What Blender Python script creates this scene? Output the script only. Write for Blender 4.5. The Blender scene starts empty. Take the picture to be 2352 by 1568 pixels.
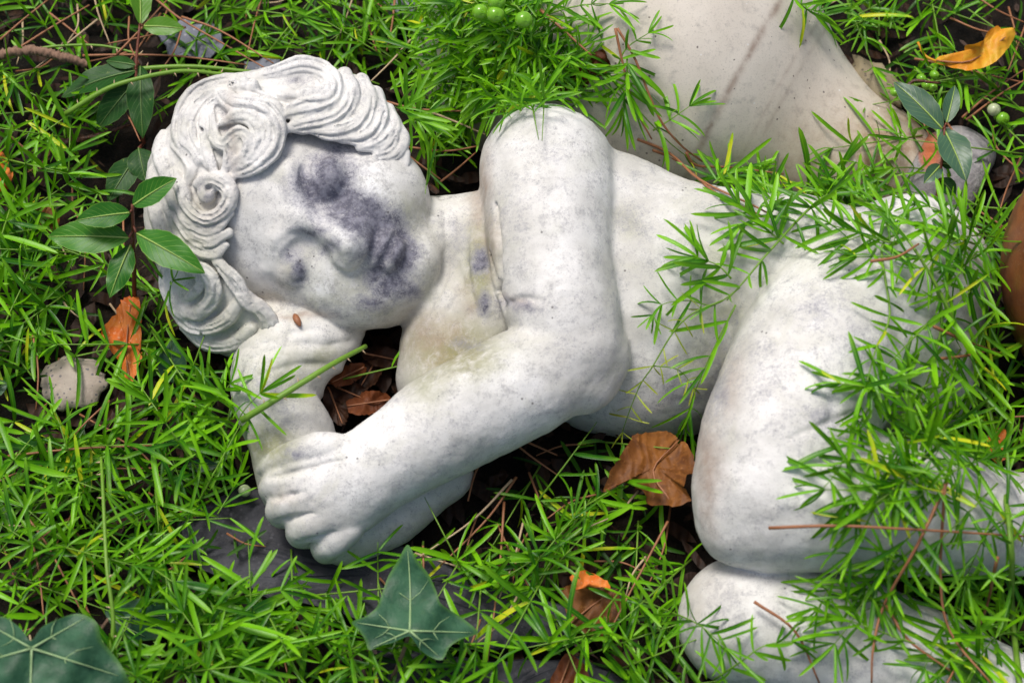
import bpy, math, random
import numpy as np
from mathutils import Vector, Matrix

# ------------------------------------------------------------------ camera, sky, sun, exposure
S = 0.00026                      # metres per working unit (the bed in view is about 0.61 m wide)
F = 4704.0                       # viewing distance in working units
PITCH = math.radians(65.0)
CP, SP = math.cos(PITCH), math.sin(PITCH)
UC, VC = 1176.0, 784.0
scene = bpy.context.scene
COL = scene.collection
cam = bpy.data.cameras.new('camera')
cam.lens = 72.0; cam.sensor_width = 36.0; cam.clip_start = 0.02; cam.clip_end = 200.0
cam_ob = bpy.data.objects.new('camera', cam); COL.objects.link(cam_ob)
cam_ob.location = (0.0, -F*S*CP, F*S*SP)
cam_ob.rotation_euler = (math.pi/2 - PITCH, 0.0, 0.0)
cam.dof.use_dof = True
cam.dof.focus_distance = F*S - 0.015
cam.dof.aperture_fstop = 7.5
scene.camera = cam_ob

SUN_EL, SUN_AZ = math.radians(66.0), math.radians(-35.0)    # azimuth from +Y (up in the picture) towards +X
world = bpy.data.worlds.new('World'); scene.world = world; world.use_nodes = True
wn = world.node_tree; bg = wn.nodes['Background']
sky = wn.nodes.new('ShaderNodeTexSky'); sky.sky_type = 'NISHITA'; sky.sun_disc = False
sky.sun_elevation = SUN_EL; sky.sun_rotation = SUN_AZ
sky.air_density = 1.0; sky.dust_density = 5.0; sky.ozone_density = 0.6
wn.links.new(sky.outputs[0], bg.inputs[0]); bg.inputs[1].default_value = 0.066
sun = bpy.data.lights.new('sun', 'SUN'); sun.energy = 1.5; sun.angle = math.radians(20.0); sun.color = (1.0, 0.965, 0.91)
sun_ob = bpy.data.objects.new('sun', sun); COL.objects.link(sun_ob)
sd = Vector((math.sin(SUN_AZ)*math.cos(SUN_EL), math.cos(SUN_AZ)*math.cos(SUN_EL), math.sin(SUN_EL)))
sun_ob.rotation_euler = (-sd).to_track_quat('-Z', 'Y').to_euler()
vs = scene.view_settings
vs.view_transform = 'Standard'; vs.look = 'None'; vs.gamma = 1.0; vs.exposure = 0.78; vs.use_curve_mapping = False

# ------------------------------------------------------------------ coordinates
# model frame: x right, y down the slope of the picture plane, t towards the viewer, all in working units (rigid frame)
AX_R = np.array([1.0, 0.0, 0.0]); AX_U = np.array([0.0, SP, CP]); AX_T = np.array([0.0, -CP, SP])
def MP(u, v, h):
    w = v - VC
    t = (h + CP*w)/(SP + CP*w/F)
    k = 1 - t/F
    return np.array([(u-UC)*k, w*k, t])
def m2w(p):
    p = np.asarray(p, float)
    return S*(p[..., 0:1]*AX_R - p[..., 1:2]*AX_U + p[..., 2:3]*AX_T)
def w2m(p):
    p = np.asarray(p, float)/S
    return np.stack([p@AX_R, -(p@AX_U), p@AX_T], -1)
def WP(u, v, h): return Vector(m2w(MP(u, v, h)))
def m2uv(m):
    k = 1 - m[..., 2]/F
    return m[..., 0]/k + UC, m[..., 1]/k + VC

# ------------------------------------------------------------------ node helpers
class NT:
    def __init__(self, name):
        self.m = bpy.data.materials.new(name); self.m.use_nodes = True
        self.t = self.m.node_tree; self.t.nodes.clear()
        self.out = self.t.nodes.new('ShaderNodeOutputMaterial')
    def n(self, typ, ins=None, **kw):
        nd = self.t.nodes.new(typ)
        for k, v in kw.items(): setattr(nd, k, v)
        for k, v in (ins or {}).items(): self.set(nd, k, v)
        return nd
    def set(self, nd, k, v):
        s = nd.inputs[k]
        if hasattr(v, 'is_output') or isinstance(v, bpy.types.NodeSocket): self.t.links.new(v, s)
        elif isinstance(v, (tuple, list)) and len(v) == 3 and s.type == 'RGBA': s.default_value = (*v, 1.0)
        else: s.default_value = v
    def coords(self):
        return self.n('ShaderNodeNewGeometry').outputs['Position']
    def obj(self):
        return self.n('ShaderNodeTexCoord').outputs['Object']
    def noise(self, scale, detail=4.0, rough=0.6, vec=None, dist=0.0):
        nd = self.n('ShaderNodeTexNoise', {'Scale': scale, 'Detail': detail, 'Roughness': rough, 'Distortion': dist})
        if vec is not None: self.set(nd, 'Vector', vec)
        return nd.outputs['Fac']
    def math(self, op, a, b=0.0, c=None, clamp=False):
        nd = self.n('ShaderNodeMath', operation=op, use_clamp=clamp)
        self.set(nd, 0, a); self.set(nd, 1, b)
        if c is not None: self.set(nd, 2, c)
        return nd.outputs[0]
    def ramp(self, fac, lo, hi, a=0.0, b=1.0):
        nd = self.n('ShaderNodeMapRange', {'Value': fac, 'From Min': lo, 'From Max': hi, 'To Min': a, 'To Max': b}, interpolation_type='SMOOTHSTEP')
        return nd.outputs[0]
    def mix(self, fac, a, b, blend='MIX'):
        nd = self.n('ShaderNodeMix', data_type='RGBA', blend_type=blend)
        self.set(nd, 0, fac); self.set(nd, 6, a); self.set(nd, 7, b)
        return nd.outputs[2]
    def attr(self, name):
        nd = self.n('ShaderNodeAttribute', attribute_name=name)
        sp = self.n('ShaderNodeSeparateXYZ', {'Vector': nd.outputs['Vector']})
        return sp.outputs
    def bump(self, height, strength, dist):
        return self.n('ShaderNodeBump', {'Height': height, 'Strength': strength, 'Distance': dist}).outputs[0]
    def pbr(self, color, rough=0.5, normal=None, spec=0.5, **kw):
        p = self.n('ShaderNodeBsdfPrincipled', {'Base Color': color, 'Roughness': rough, 'Specular IOR Level': spec})
        if normal is not None: self.set(p, 'Normal', normal)
        for k, v in kw.items(): self.set(p, k, v)
        return p.outputs[0]
    def done(self, sh):
        self.t.links.new(sh, self.out.inputs[0]); return self.m

# ------------------------------------------------------------------ object helpers
def tag(o, label=None, cat=None, group=None, kind=None):
    if label: o['label'] = label
    if cat: o['category'] = cat
    if group: o['group'] = group
    if kind: o['kind'] = kind
    return o
def link(o, parent=None):
    COL.objects.link(o)
    if parent is not None: o.parent = parent
    return o
def empty(name, loc=(0, 0, 0)):
    o = bpy.data.objects.new(name, None); o.location = loc; o.empty_display_size = 0.01
    return link(o)
def mesh_np(name, verts, faces, mat, attrs=None, smooth=True):
    """verts (n,3) metres; faces: (m,4)/(m,3) array or list of tuples"""
    me = bpy.data.meshes.new(name)
    verts = np.asarray(verts, np.float32)
    if isinstance(faces, np.ndarray):
        me.vertices.add(len(verts)); me.vertices.foreach_set('co', verts.ravel())
        m, k = faces.shape
        me.loops.add(m*k); me.loops.foreach_set('vertex_index', faces.astype(np.int32).ravel())
        me.polygons.add(m); me.polygons.foreach_set('loop_start', np.arange(0, m*k, k, dtype=np.int32))
        me.update(calc_edges=True)
    else:
        me.from_pydata([tuple(map(float, v)) for v in verts], [], [tuple(int(i) for i in f) for f in faces])
    me.validate()
    for an, data in (attrs or {}).items():
        a = me.attributes.new(an, 'FLOAT_VECTOR', 'POINT')
        a.data.foreach_set('vector', np.asarray(data, np.float32).ravel())
    if smooth: me.shade_smooth()
    if mat is not None: me.materials.append(mat)
    return me
def part(name, me, parent=None, origin=None):
    o = bpy.data.objects.new(name, me)
    return link(o, parent)
def child_world(name, me, parent):
    """mesh given in world coordinates, parented to an unrotated empty"""
    o = bpy.data.objects.new(name, me); link(o, parent)
    o.matrix_parent_inverse = Matrix.Translation(-parent.location)
    return o
# ------------------------------------------------------------------ statue: a carved figure grown from blended solids
class Field:
    """signed distance on a grid; the grid leans with the ground to stay small"""
    def __init__(self, u0, u1, v0, v1, e0, e1, g):
        self.g = g; self.o = np.array([u0-UC, v0-VC, e0], float)
        self.n = (int((u1-u0)/g)+1, int((v1-v0)/g)+1, int((e1-e0)/g)+1)
        self.sl = CP/SP
        self.d = np.full(self.n, 200.0, np.float32)
        self.ax = [self.o[i] + g*np.arange(self.n[i]) for i in range(3)]
    def box(self, lo, hi):
        # lo,hi in model coords -> index ranges in leaning grid
        sl = self.sl
        e_lo = lo[2] - sl*max(lo[1], hi[1]); e_hi = hi[2] - sl*min(lo[1], hi[1])
        L = [lo[0], lo[1], e_lo]; H = [hi[0], hi[1], e_hi]
        out = []
        for i in range(3):
            a = max(0, int((L[i]-self.o[i])/self.g)); b = min(self.n[i], int((H[i]-self.o[i])/self.g)+2)
            if a >= b: return None
            out.append(slice(a, b))
        return tuple(out)
    def pts(self, sx):
        X = self.ax[0][sx[0]][:, None, None].astype(np.float32)
        Y = self.ax[1][sx[1]][None, :, None].astype(np.float32)
        T = (self.ax[2][sx[2]][None, None, :] + self.sl*Y).astype(np.float32)
        return X, Y, T
    def add(self, fn, lo, hi, k=0.0, op='u'):
        m = max(30.0, k*1.5+12)
        sx = self.box(np.asarray(lo)-m, np.asarray(hi)+m)
        if sx is None: return
        X, Y, T = self.pts(sx)
        b = fn(X, Y, T); a = self.d[sx]
        if op == 's': b = -b; a2, b2 = -a, -b; r = -self.smin(a2, b2, k)
        else: r = self.smin(a, b, k)
        self.d[sx] = r
    @staticmethod
    def smin(a, b, k):
        if k <= 0: return np.minimum(a, b)
        h = np.maximum(k - np.abs(a-b), 0.0)/k
        return np.minimum(a, b) - h*h*h*k/6.0
    # --- solids
    def cone(self, A, B, ra, rb, k=0.0, op='u'):
        A = np.asarray(A, float); B = np.asarray(B, float); ba = B-A; L2 = float(ba@ba)
        R = max(ra, rb)
        def fn(X, Y, T):
            px, py, pt = X-np.float32(A[0]), Y-np.float32(A[1]), T-np.float32(A[2])
            h = np.clip((px*ba[0]+py*ba[1]+pt*ba[2])/L2, 0, 1).astype(np.float32)
            return np.sqrt((px-h*ba[0])**2+(py-h*ba[1])**2+(pt-h*ba[2])**2) - (ra+(rb-ra)*h)
        self.add(fn, np.minimum(A, B)-R, np.maximum(A, B)+R, k, op)
    def chain(self, pts, radii, k=0.0, op='u', inner=True):
        """one limb: piecewise cones joined by plain union into one distance, then blended in once"""
        P = [np.asarray(p, float) for p in pts]
        lo = np.min(P, 0)-max(radii); hi = np.max(P, 0)+max(radii)
        def fn(X, Y, T):
            d = None
            for i in range(len(P)-1):
                A, ba = P[i], P[i+1]-P[i]; L2 = float(ba@ba)
                px, py, pt = X-np.float32(A[0]), Y-np.float32(A[1]), T-np.float32(A[2])
                h = np.clip((px*ba[0]+py*ba[1]+pt*ba[2])/L2, 0, 1).astype(np.float32)
                q = np.sqrt((px-h*ba[0])**2+(py-h*ba[1])**2+(pt-h*ba[2])**2) - (radii[i]+(radii[i+1]-radii[i])*h)
                d = q if d is None else np.minimum(d, q)
            return d
        self.add(fn, lo, hi, k, op)
    def ell(self, C, rad, axes=None, k=0.0, op='u'):
        C = np.asarray(C, float); A = np.eye(3) if axes is None else np.asarray(axes, float)
        ext = np.sqrt(sum((A[i]*rad[i])**2 for i in range(3)))
        def fn(X, Y, T):
            px, py, pt = X-np.float32(C[0]), Y-np.float32(C[1]), T-np.float32(C[2])
            s0 = 0.0; s1 = 0.0
            for i in range(3):
                q = (px*A[i][0]+py*A[i][1]+pt*A[i][2])
                s0 = s0 + (q/rad[i])**2; s1 = s1 + (q/rad[i]**2)**2
            k0 = np.sqrt(s0); k1 = np.sqrt(s1)+1e-9
            return (k0*(k0-1.0)/k1).astype(np.float32)
        self.add(fn, C-ext, C+ext, k, op)
    def sample(self, m):
        """distance at model points m (n,3); large outside the grid"""
        q = np.empty_like(m); q[:, 0] = m[:, 0]; q[:, 1] = m[:, 1]; q[:, 2] = m[:, 2]-self.sl*m[:, 1]
        idx = np.rint((q-self.o)/self.g).astype(int)
        ok = np.all((idx >= 0) & (idx < np.array(self.n)), 1)
        out = np.full(len(m), 200.0)
        j = idx[ok]; out[ok] = self.d[j[:, 0], j[:, 1], j[:, 2]]
        return out
    def surface(self, smooth=2):
        d = self.d; s = d < 0
        c = np.zeros(tuple(n-1 for n in self.n), np.uint8)
        for i in (0, 1):
            for j in (0, 1):
                for k in (0, 1):
                    c += s[i:self.n[0]-1+i, j:self.n[1]-1+j, k:self.n[2]-1+k]
        cells = np.argwhere((c > 0) & (c < 8))
        vid = np.full(c.shape, -1, np.int32); vid[cells[:, 0], cells[:, 1], cells[:, 2]] = np.arange(len(cells))
        acc = np.zeros((len(cells), 3)); cnt = np.zeros(len(cells))
        cor = [(i, j, k) for i in (0, 1) for j in (0, 1) for k in (0, 1)]
        val = {q: d[cells[:, 0]+q[0], cells[:, 1]+q[1], cells[:, 2]+q[2]].astype(float) for q in cor}
        for a in cor:
            for ax in range(3):
                if a[ax]: continue
                b = list(a); b[ax] = 1; b = tuple(b)
                va, vb = val[a], val[b]; m = (va < 0) != (vb < 0)
                f = np.where(m, va/np.where(m, va-vb, 1), 0)
                p = np.tile(np.array(a, float), (len(cells), 1)); p[:, ax] = f
                acc += p*m[:, None]; cnt += m
        V = cells + acc/cnt[:, None]
        quads = []
        for ax in range(3):
            o1, o2 = [(1, 2), (2, 0), (0, 1)][ax]
            sa = [slice(None)]*3; sb = [slice(None)]*3
            sa[ax] = slice(0, -1); sb[ax] = slice(1, None)
            A, B = s[tuple(sa)], s[tuple(sb)]
            for flip in (0, 1):
                E = np.argwhere((A & ~B) if flip == 0 else (~A & B))
                E = E[(E[:, o1] > 0) & (E[:, o2] > 0) & (E[:, o1] < self.n[o1]-1) & (E[:, o2] < self.n[o2]-1)]
                def at(d1, d2):
                    q = E.copy(); q[:, o1] -= d1; q[:, o2] -= d2
                    return vid[q[:, 0], q[:, 1], q[:, 2]]
                Q = np.stack([at(1, 1), at(0, 1), at(0, 0), at(1, 0)], 1)
                quads.append(Q if flip == 0 else Q[:, ::-1])
        Q = np.concatenate(quads); Q = Q[(Q >= 0).all(1)]
        e = np.concatenate([Q[:, [0, 1]], Q[:, [1, 2]], Q[:, [2, 3]], Q[:, [3, 0]]])
        deg = np.bincount(e[:, 0], minlength=len(V))+np.bincount(e[:, 1], minlength=len(V))
        for it in range(smooth*2):
            lam = 0.55 if it % 2 == 0 else -0.5
            nb = np.zeros_like(V)
            for i in range(3):
                nb[:, i] = np.bincount(e[:, 0], V[e[:, 1], i], len(V))+np.bincount(e[:, 1], V[e[:, 0], i], len(V))
            V = V + lam*(nb/np.maximum(deg, 1)[:, None]-V)
        M = self.o + V*self.g
        M[:, 2] += self.sl*M[:, 1]
        return M, Q

def carve(f, uv, r, k=8.0, depth=.5, n=5):
    """cut a groove of radius r along a line on the visible surface"""
    a = np.array(smooth_limb([(x, y, 0) for x, y in uv], n))[:, :2]; P = []
    ts = np.arange(700.0, -420.0, -2.5)
    for u, v in a:
        kk = 1-ts/F; m = np.stack([(u-UC)*kk, (v-VC)*kk, ts], 1); d = f.sample(m); hit = np.nonzero(d < 0)[0]
        if len(hit): j = hit[0]; P.append(np.array([m[j, 0], m[j, 1], ts[j]+r*(1-2*depth)+2]))
    if len(P) > 1:
        q = np.linspace(0, 1, len(P)); f.chain(P, [max(2.0, r*(.35+.65*math.sin(math.pi*min(1, max(0, x*.9+.05))))) for x in q], k, op='s')
def roughen(M, Q, amps):
    """hand-carved and weathered unevenness along the surface normal"""
    a = M[Q[:, 2]]-M[Q[:, 0]]; b = M[Q[:, 3]]-M[Q[:, 1]]; fn = np.cross(a, b); N = np.zeros_like(M)
    for c in range(4):
        for i in range(3): N[:, i] += np.bincount(Q[:, c], fn[:, i], len(M))
    N /= np.linalg.norm(N, axis=1)[:, None]+1e-9; d = 0
    for j, (sc, am) in enumerate(amps): d = d+am*(noise3(M, 1/sc, 20+j)-.5)*2
    return M+N*d[:, None]

def Pk(u, v, h):                       # point and local scale of one working unit there
    m = MP(u, v, h); return m, 1-m[2]/F
def limb(f, pts, k):
    P, R = [], []
    for (u, v, h, r) in pts:
        m, s = Pk(u, v, h); P.append(m); R.append(r*s)
    f.chain(P, R, k)
def smooth_limb(pts, n=5):
    """catmull-rom through the given stations"""
    a = np.array(pts, float); a = np.vstack([2*a[0]-a[1], a, 2*a[-1]-a[-2]]); out = []
    for i in range(1, len(a)-2):
        for j in range(n):
            t = j/n
            out.append(0.5*((2*a[i])+(-a[i-1]+a[i+1])*t+(2*a[i-1]-5*a[i]+4*a[i+1]-a[i+2])*t*t+(-a[i-1]+3*a[i]-3*a[i+1]+a[i+2])*t**3))
    out.append(a[-2]); return [tuple(x) for x in out]

HEAD_T = MP(660, 470, 165)[2]
def HM(u, v, z):                       # head frame: picture place and depth towards the viewer from the head's centre
    t = HEAD_T+z; k = 1-t/F
    return np.array([(u-UC)*k, (v-VC)*k, t])
def head_z(u, v, a=372, b=380, c=215, cu=665, cv=480):
    q = 1-((u-cu)/a)**2-((v-cv)/b)**2
    return c*np.sqrt(np.maximum(q, 0.0))-8
fd = np.array([0.88, 0.47, 0.0]); fe = np.array([-0.47, 0.88, 0.0]); fn_ = np.array([0, 0, 1.0])
def tilt(ax, a):                       # axes rotated in the picture plane by angle a
    return np.array([[math.cos(a), math.sin(a), 0], [-math.sin(a), math.cos(a), 0], [0, 0, 1.0]])
FA = np.array([fd/np.linalg.norm(fd), fe/np.linalg.norm(fe), fn_])

def build_body():
    f = Field(470, 2900, 190, 1760, -70, 560, 5.5)
    # torso lying on its side
    m, s = Pk(1480, 712, 55); f.ell(m, (350, 300, 215))
    m, s = Pk(1800, 700, 60); f.ell(m, (330, 255, 215), k=70)
    m, s = Pk(2065, 690, 80); f.ell(m, (190, 195, 200), k=60)
    # chest and far shoulder under the chin
    limb(f, [(1075, 740, 60, 150), (1045, 870, 40, 140), (1100, 930, 10, 120)], 40)
    # neck
    limb(f, [(930, 580, 105, 125), (1080, 575, 95, 135), (1200, 580, 100, 150)], 45)
    # fold of the breast beside the arm
    limb(f, smooth_limb([(1118, 480, 190, 44), (1102, 580, 196, 46), (1112, 680, 180, 46), (1135, 750, 150, 36)]), 22)
    # shoulder blade swell
    m, s = Pk(1400, 470, 165); f.ell(m, (190, 125, 110), axes=tilt(0, 0.42), k=70)
    m, s = Pk(1640, 600, 165); f.ell(m, (200, 160, 110), axes=tilt(0, 0.35), k=70)
    # upper arm
    limb(f, smooth_limb([(1258, 400, 215, 160), (1263, 480, 240, 152), (1268, 590, 250, 143), (1290, 700, 250, 130), (1318, 790, 235, 112)]), 26)
    # forearm
    limb(f, smooth_limb([(1318, 800, 225, 110), (1230, 868, 218, 122), (1140, 912, 205, 130), (1030, 968, 190, 127), (930, 1032, 170, 113), (850, 1082, 155, 104)]), 20)
    # elbow point
    m, s = Pk(1382, 818, 205); f.ell(m, (60, 66, 62), k=26)
    m, s = Pk(1330, 870, 190); f.ell(m, (88, 80, 80), k=34)
    # hand: back, knuckles, fingers curling over, thumb
    m, s = Pk(768, 1125, 150); f.ell(m, (132, 106, 70), axes=tilt(0, -0.45), k=40)
    m, s = Pk(715, 1128, 150); f.ell(m, (62, 92, 58), axes=tilt(0, -0.45), k=30)
    fing = [[(715, 1098, 172, 34), (655, 1106, 166, 37), (628, 1116, 138, 35), (624, 1126, 90, 33), (650, 1135, 50, 30)],
            [(725, 1138, 172, 34), (668, 1156, 160, 37), (645, 1168, 130, 35), (645, 1180, 85, 33), (670, 1185, 45, 30)],
            [(755, 1180, 158, 33), (712, 1200, 146, 36), (690, 1214, 116, 34), (690, 1228, 72, 31), (710, 1232, 40, 28)],
            [(800, 1212, 130, 32), (770, 1236, 116, 33), (748, 1250, 88, 31), (748, 1262, 50, 28), (770, 1265, 28, 26)]]
    for q in fing: limb(f, smooth_limb(q, 4), 10)
    limb(f, smooth_limb([(815, 1040, 196, 36), (745, 1026, 206, 38), (685, 1042, 194, 35), (628, 1066, 160, 28), (606, 1078, 130, 21)], 6), 4)
    limb_cut = [MP(770, 1066, 262), MP(700, 1082, 246), MP(640, 1098, 210)]
    f.chain(limb_cut, [5, 8, 8], 10, op='s')
    # stone and wrist under the hand
    limb(f, [(1020, 1085, 45, 72), (900, 1180, 25, 78), (790, 1228, 15, 70)], 14)
    # other arm, rising from under the head to the hand
    limb(f, smooth_limb([(700, 800, 60, 125), (640, 860, 75, 108), (634, 930, 78, 96), (672, 1010, 50, 104), (690, 1100, 30, 104)]), 24)
    # carved cushion below the hair, reaching to the hole under the chin
    m, s = Pk(665, 770, 60); f.ell(m, (172, 96, 105), axes=tilt(0, 0.12), k=30)
    m, s = Pk(770, 785, 40); f.ell(m, (68, 60, 60), axes=tilt(0, -0.5), k=26)
    # upper leg: thigh, knee
    limb(f, smooth_limb([(2080, 640, 150, 195), (1985, 700, 190, 200), (1885, 830, 225, 202), (1812, 990, 240, 196), (1775, 1100, 232, 180), (1772, 1145, 215, 172)]), 34)
    m, s = Pk(1690, 1180, 225); f.ell(m, (84, 100, 90), k=40)
    m, s = Pk(2060, 850, 100); f.ell(m, (185, 170, 150), k=90)
    # calf folded back under the thigh
    limb(f, smooth_limb([(1800, 1150, 215, 165), (1900, 1145, 235, 168), (2050, 1162, 215, 162), (2220, 1190, 165, 136), (2400, 1215, 100, 110), (2560, 1225, 55, 86)], 16), 16)
    limb(f, [(2560, 1225, 50, 84), (2660, 1260, 45, 78), (2740, 1340, 30, 58)], 30)
    # lower leg against the ground
    limb(f, smooth_limb([(1712, 1428, 55, 150), (1800, 1440, 60, 148), (1960, 1475, 55, 143), (2150, 1545, 35, 138), (2400, 1660, 10, 118)], 14), 10)
    # crease behind the knee
    limb_c = [(1815, 1004, 0), (1870, 982, 0), (1930, 958, 0), (2020, 930, 0)]
    # ---------------- head, blended within itself first
    keep = f.d; f.d = np.full(f.n, 200.0, np.float32)
    f.ell(HM(765, 532, 0), (250, 214, 205), FA)
    f.ell(HM(640, 470, 0), (245, 235, 195), FA, k=60)              # skull and brow
    f.ell(HM(852, 446, 78), (124, 112, 108), k=80)                   # upper cheek
    f.ell(HM(790, 668, 92), (120, 74, 80), tilt(0, 0.3), k=60)       # lower cheek
    f.ell(HM(955, 612, 78), (62, 78, 84), FA, k=60)                  # chin
    f.ell(HM(930, 640, 50), (76, 90, 90), FA, k=40)
    f.ell(HM(895, 625, 40), (112, 122, 118), FA, k=60)               # full jaw
    f.ell(HM(985, 600, -20), (48, 120, 110), FA, k=30)               # double chin
    # eye hollows
    f.ell(HM(748, 438, 232), (62, 64, 44), FA, k=46, op='s')
    f.ell(HM(700, 575, 228), (54, 66, 46), FA, k=40, op='s')
    # brow ridges
    f.chain([HM(668, 395, 176), HM(672, 440, 190), HM(690, 492, 196)], [26, 24, 22], 40)
    f.chain([HM(690, 500, 192), HM(648, 548, 180), HM(628, 610, 150)], [22, 24, 22], 34)
    # closed lids
    f.ell(HM(754, 416, 158), (52, 60, 52), FA, k=12)
    f.ell(HM(682, 604, 140), (54, 62, 54), FA, k=10)
    f.chain([HM(716, 372, 180), HM(708, 412, 190), HM(722, 455, 190)], [6, 8, 6], 10)
    f.chain([HM(668, 560, 172), HM(642, 592, 172), HM(640, 640, 152)], [7, 8, 6], 10)
    # nose
    f.chain([HM(690, 492, 184), HM(735, 515, 198), HM(778, 540, 206), HM(803, 555, 206)], [28, 30, 38, 42], 40)
    f.ell(HM(822, 521, 198), (30, 24, 24), FA, k=20)
    f.ell(HM(794, 592, 198), (32, 25, 26), FA, k=18)
    f.ell(HM(834, 566, 204), (15, 30, 22), FA, k=18)
    # mouth
    f.ell(HM(876, 572, 178), (18, 48, 26), FA, k=26)
    f.ell(HM(905, 588, 174), (19, 40, 26), FA, k=26)
    f.d = Field.smin(keep, f.d, 9.0)
    # undercuts: hollow under the chin stays open, groove between cheek and neck
    f.chain([HM(1020, 440, 20), HM(1034, 520, 30), HM(1034, 600, 30), HM(1012, 680, 24), HM(960, 742, 10)], [10, 15, 16, 15, 9], 14, op='s')
    f.chain([MP(1140, 500, 290), MP(1146, 560, 268), MP(1148, 640, 262), MP(1158, 705, 268)], [8, 16, 20, 14], 14, op='s')
    # hollow left open under the chin down to the soil
    f.chain([MP(868, 800, 330), MP(868, 800, -70)], [40, 40], 16, op='s')
    f.chain([MP(835, 850, 330), MP(835, 850, -70)], [46, 46], 16, op='s')
    f.chain([MP(800, 905, 130), MP(800, 905, -70)], [52, 52], 16, op='s')
    # carved lines
    carve(f, [(1004, 430), (1024, 510), (1026, 590), (1006, 670), (958, 728)], 8, 10)
    carve(f, [(1050, 450), (1062, 560), (1058, 660), (1010, 745)], 6, 14)
    carve(f, [(1142, 470), (1148, 560), (1150, 640), (1160, 700)], 11, 8, .8)
    carve(f, [(1075, 470), (1070, 560), (1078, 660), (1110, 735)], 7, 12)
    carve(f, [(1160, 700), (1200, 686), (1245, 690)], 7, 12)
    carve(f, [(790, 1056), (735, 1070), (680, 1084), (615, 1098)], 9, 7, .7)
    carve(f, [(705, 1128), (655, 1140), (622, 1146)], 8, 7, .7)
    carve(f, [(720, 1176), (668, 1190), (640, 1198)], 8, 7, .7)
    carve(f, [(770, 1218), (712, 1236), (690, 1244)], 8, 7, .7)
    carve(f, [(700, 1098), (692, 1120)], 5, 10); carve(f, [(718, 1146), (706, 1166)], 5, 10)
    carve(f, [(622, 600), (636, 566), (676, 540), (718, 556)], 5, 14, .4)           # socket of the lower eye
    carve(f, [(648, 630), (676, 650), (706, 640)], 4, 7)
    carve(f, [(708, 360), (700, 400), (716, 446)], 6, 12)                        # socket of the upper eye
    carve(f, [(722, 462), (756, 470), (786, 452)], 4, 7)
    carve(f, [(752, 560), (776, 588), (792, 616), (816, 606)], 6, 12, .4)             # wing of the nose
    carve(f, [(908, 540), (890, 580), (866, 622)], 4, 9, .4)                         # lips
    # waves of hair spread on the cushion
    carve(f, [(536, 856), (600, 812), (680, 790), (760, 792), (815, 780)], 8, 16, .4)
    carve(f, [(556, 800), (620, 786), (690, 762), (730, 756)], 7, 14, .4)
    carve(f, [(560, 880), (630, 850), (700, 836), (760, 838)], 7, 16, .35)
    carve(f, [(650, 736), (664, 776), (650, 812)], 6, 12, .4)
    # thigh crease
    carve(f, [(1815, 1006), (1860, 988), (1915, 966), (1990, 940)], 7, 12, .6)
    carve(f, [(1890, 880), (1908, 920), (1916, 950)], 7, 34, .3)
    return f

def lock(f, pts, width, n, k=6.5, zoff=0.0, lift=1.0):
    """a carved lock of hair: a solid ridge with n strands side by side; pts (u,v,z above the skull, width factor)"""
    a = np.array(smooth_limb([(p[0], p[1], p[2] if len(p) > 2 else 0.0, p[3] if len(p) > 3 else 1.0) for p in pts], 5))
    t = np.gradient(a[:, :2], axis=0); t /= np.linalg.norm(t, axis=1)[:, None]+1e-9
    nr = np.stack([-t[:, 1], t[:, 0]], 1); w = width*a[:, 3]
    if len(a) > 12: LINES.append((a[:, :2], nr, w))
    z0 = head_z(a[:, 0], a[:, 1])+a[:, 2]*0.45+zoff
    f.chain([HM(a[i, 0], a[i, 1], z0[i]-w[i]*0.62) for i in range(len(a))], [max(4.5, x*0.95) for x in w], 9.0)
    r0 = width/n*0.86; rr_ = random.Random(int(pts[0][0]*7+pts[0][1]))
    for j in range(n):
        o = ((j+0.5)/n-0.5)*2+rr_.uniform(-.22, .22)/n; r = r0*rr_.uniform(.72, 1.3)
        c = a[:, :2]+nr*(o*0.92*w)[:, None]
        z = z0+(math.sqrt(1-o*o*0.86)-0.62)*w*lift-r*a[:, 3]*0.62
        f.chain([HM(c[i, 0], c[i, 1], z[i]) for i in range(len(c))],
                [max(3.5, r*a[i, 3]*(1.0+0.12*math.sin(j*2.3+i*0.35))) for i in range(len(c))], k)

LINES = []
HAIR_EDGE = [(396, 284), (423, 224), (494, 184), (584, 166), (637, 152), (690, 134), (745, 141), (780, 163), (834, 173), (869, 213), (887, 245), (920, 281), (930, 334), (937, 391),
             (905, 388), (880, 366), (826, 340), (798, 318), (753, 302), (650, 296), (644, 330), (598, 378), (546, 406), (541, 440), (539, 472), (525, 543), (504, 569), (551, 640), (619, 703), (669, 730), (700, 740),
             (690, 795), (600, 832), (527, 828), (476, 808), (447, 782), (417, 749), (387, 701), (369, 627), (350, 588), (332, 498), (334, 427), (341, 374), (359, 320)]
def poly_sd(X, Y, poly):
    p = np.array(poly, float); q = np.roll(p, -1, 0); d = None; ins = np.zeros(X.shape, bool)
    for (ax, ay), (bx, by) in zip(p, q):
        ex, ey = bx-ax, by-ay; wx, wy = X-ax, Y-ay
        h = np.clip((wx*ex+wy*ey)/(ex*ex+ey*ey), 0, 1)
        dd = (wx-ex*h)**2+(wy-ey*h)**2
        d = dd if d is None else np.minimum(d, dd)
        c = ((ay > Y) != (by > Y)) & (X < (bx-ax)*(Y-ay)/(by-ay+1e-9)+ax)
        ins ^= c
    d = np.sqrt(d); return np.where(ins, -d, d)

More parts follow.
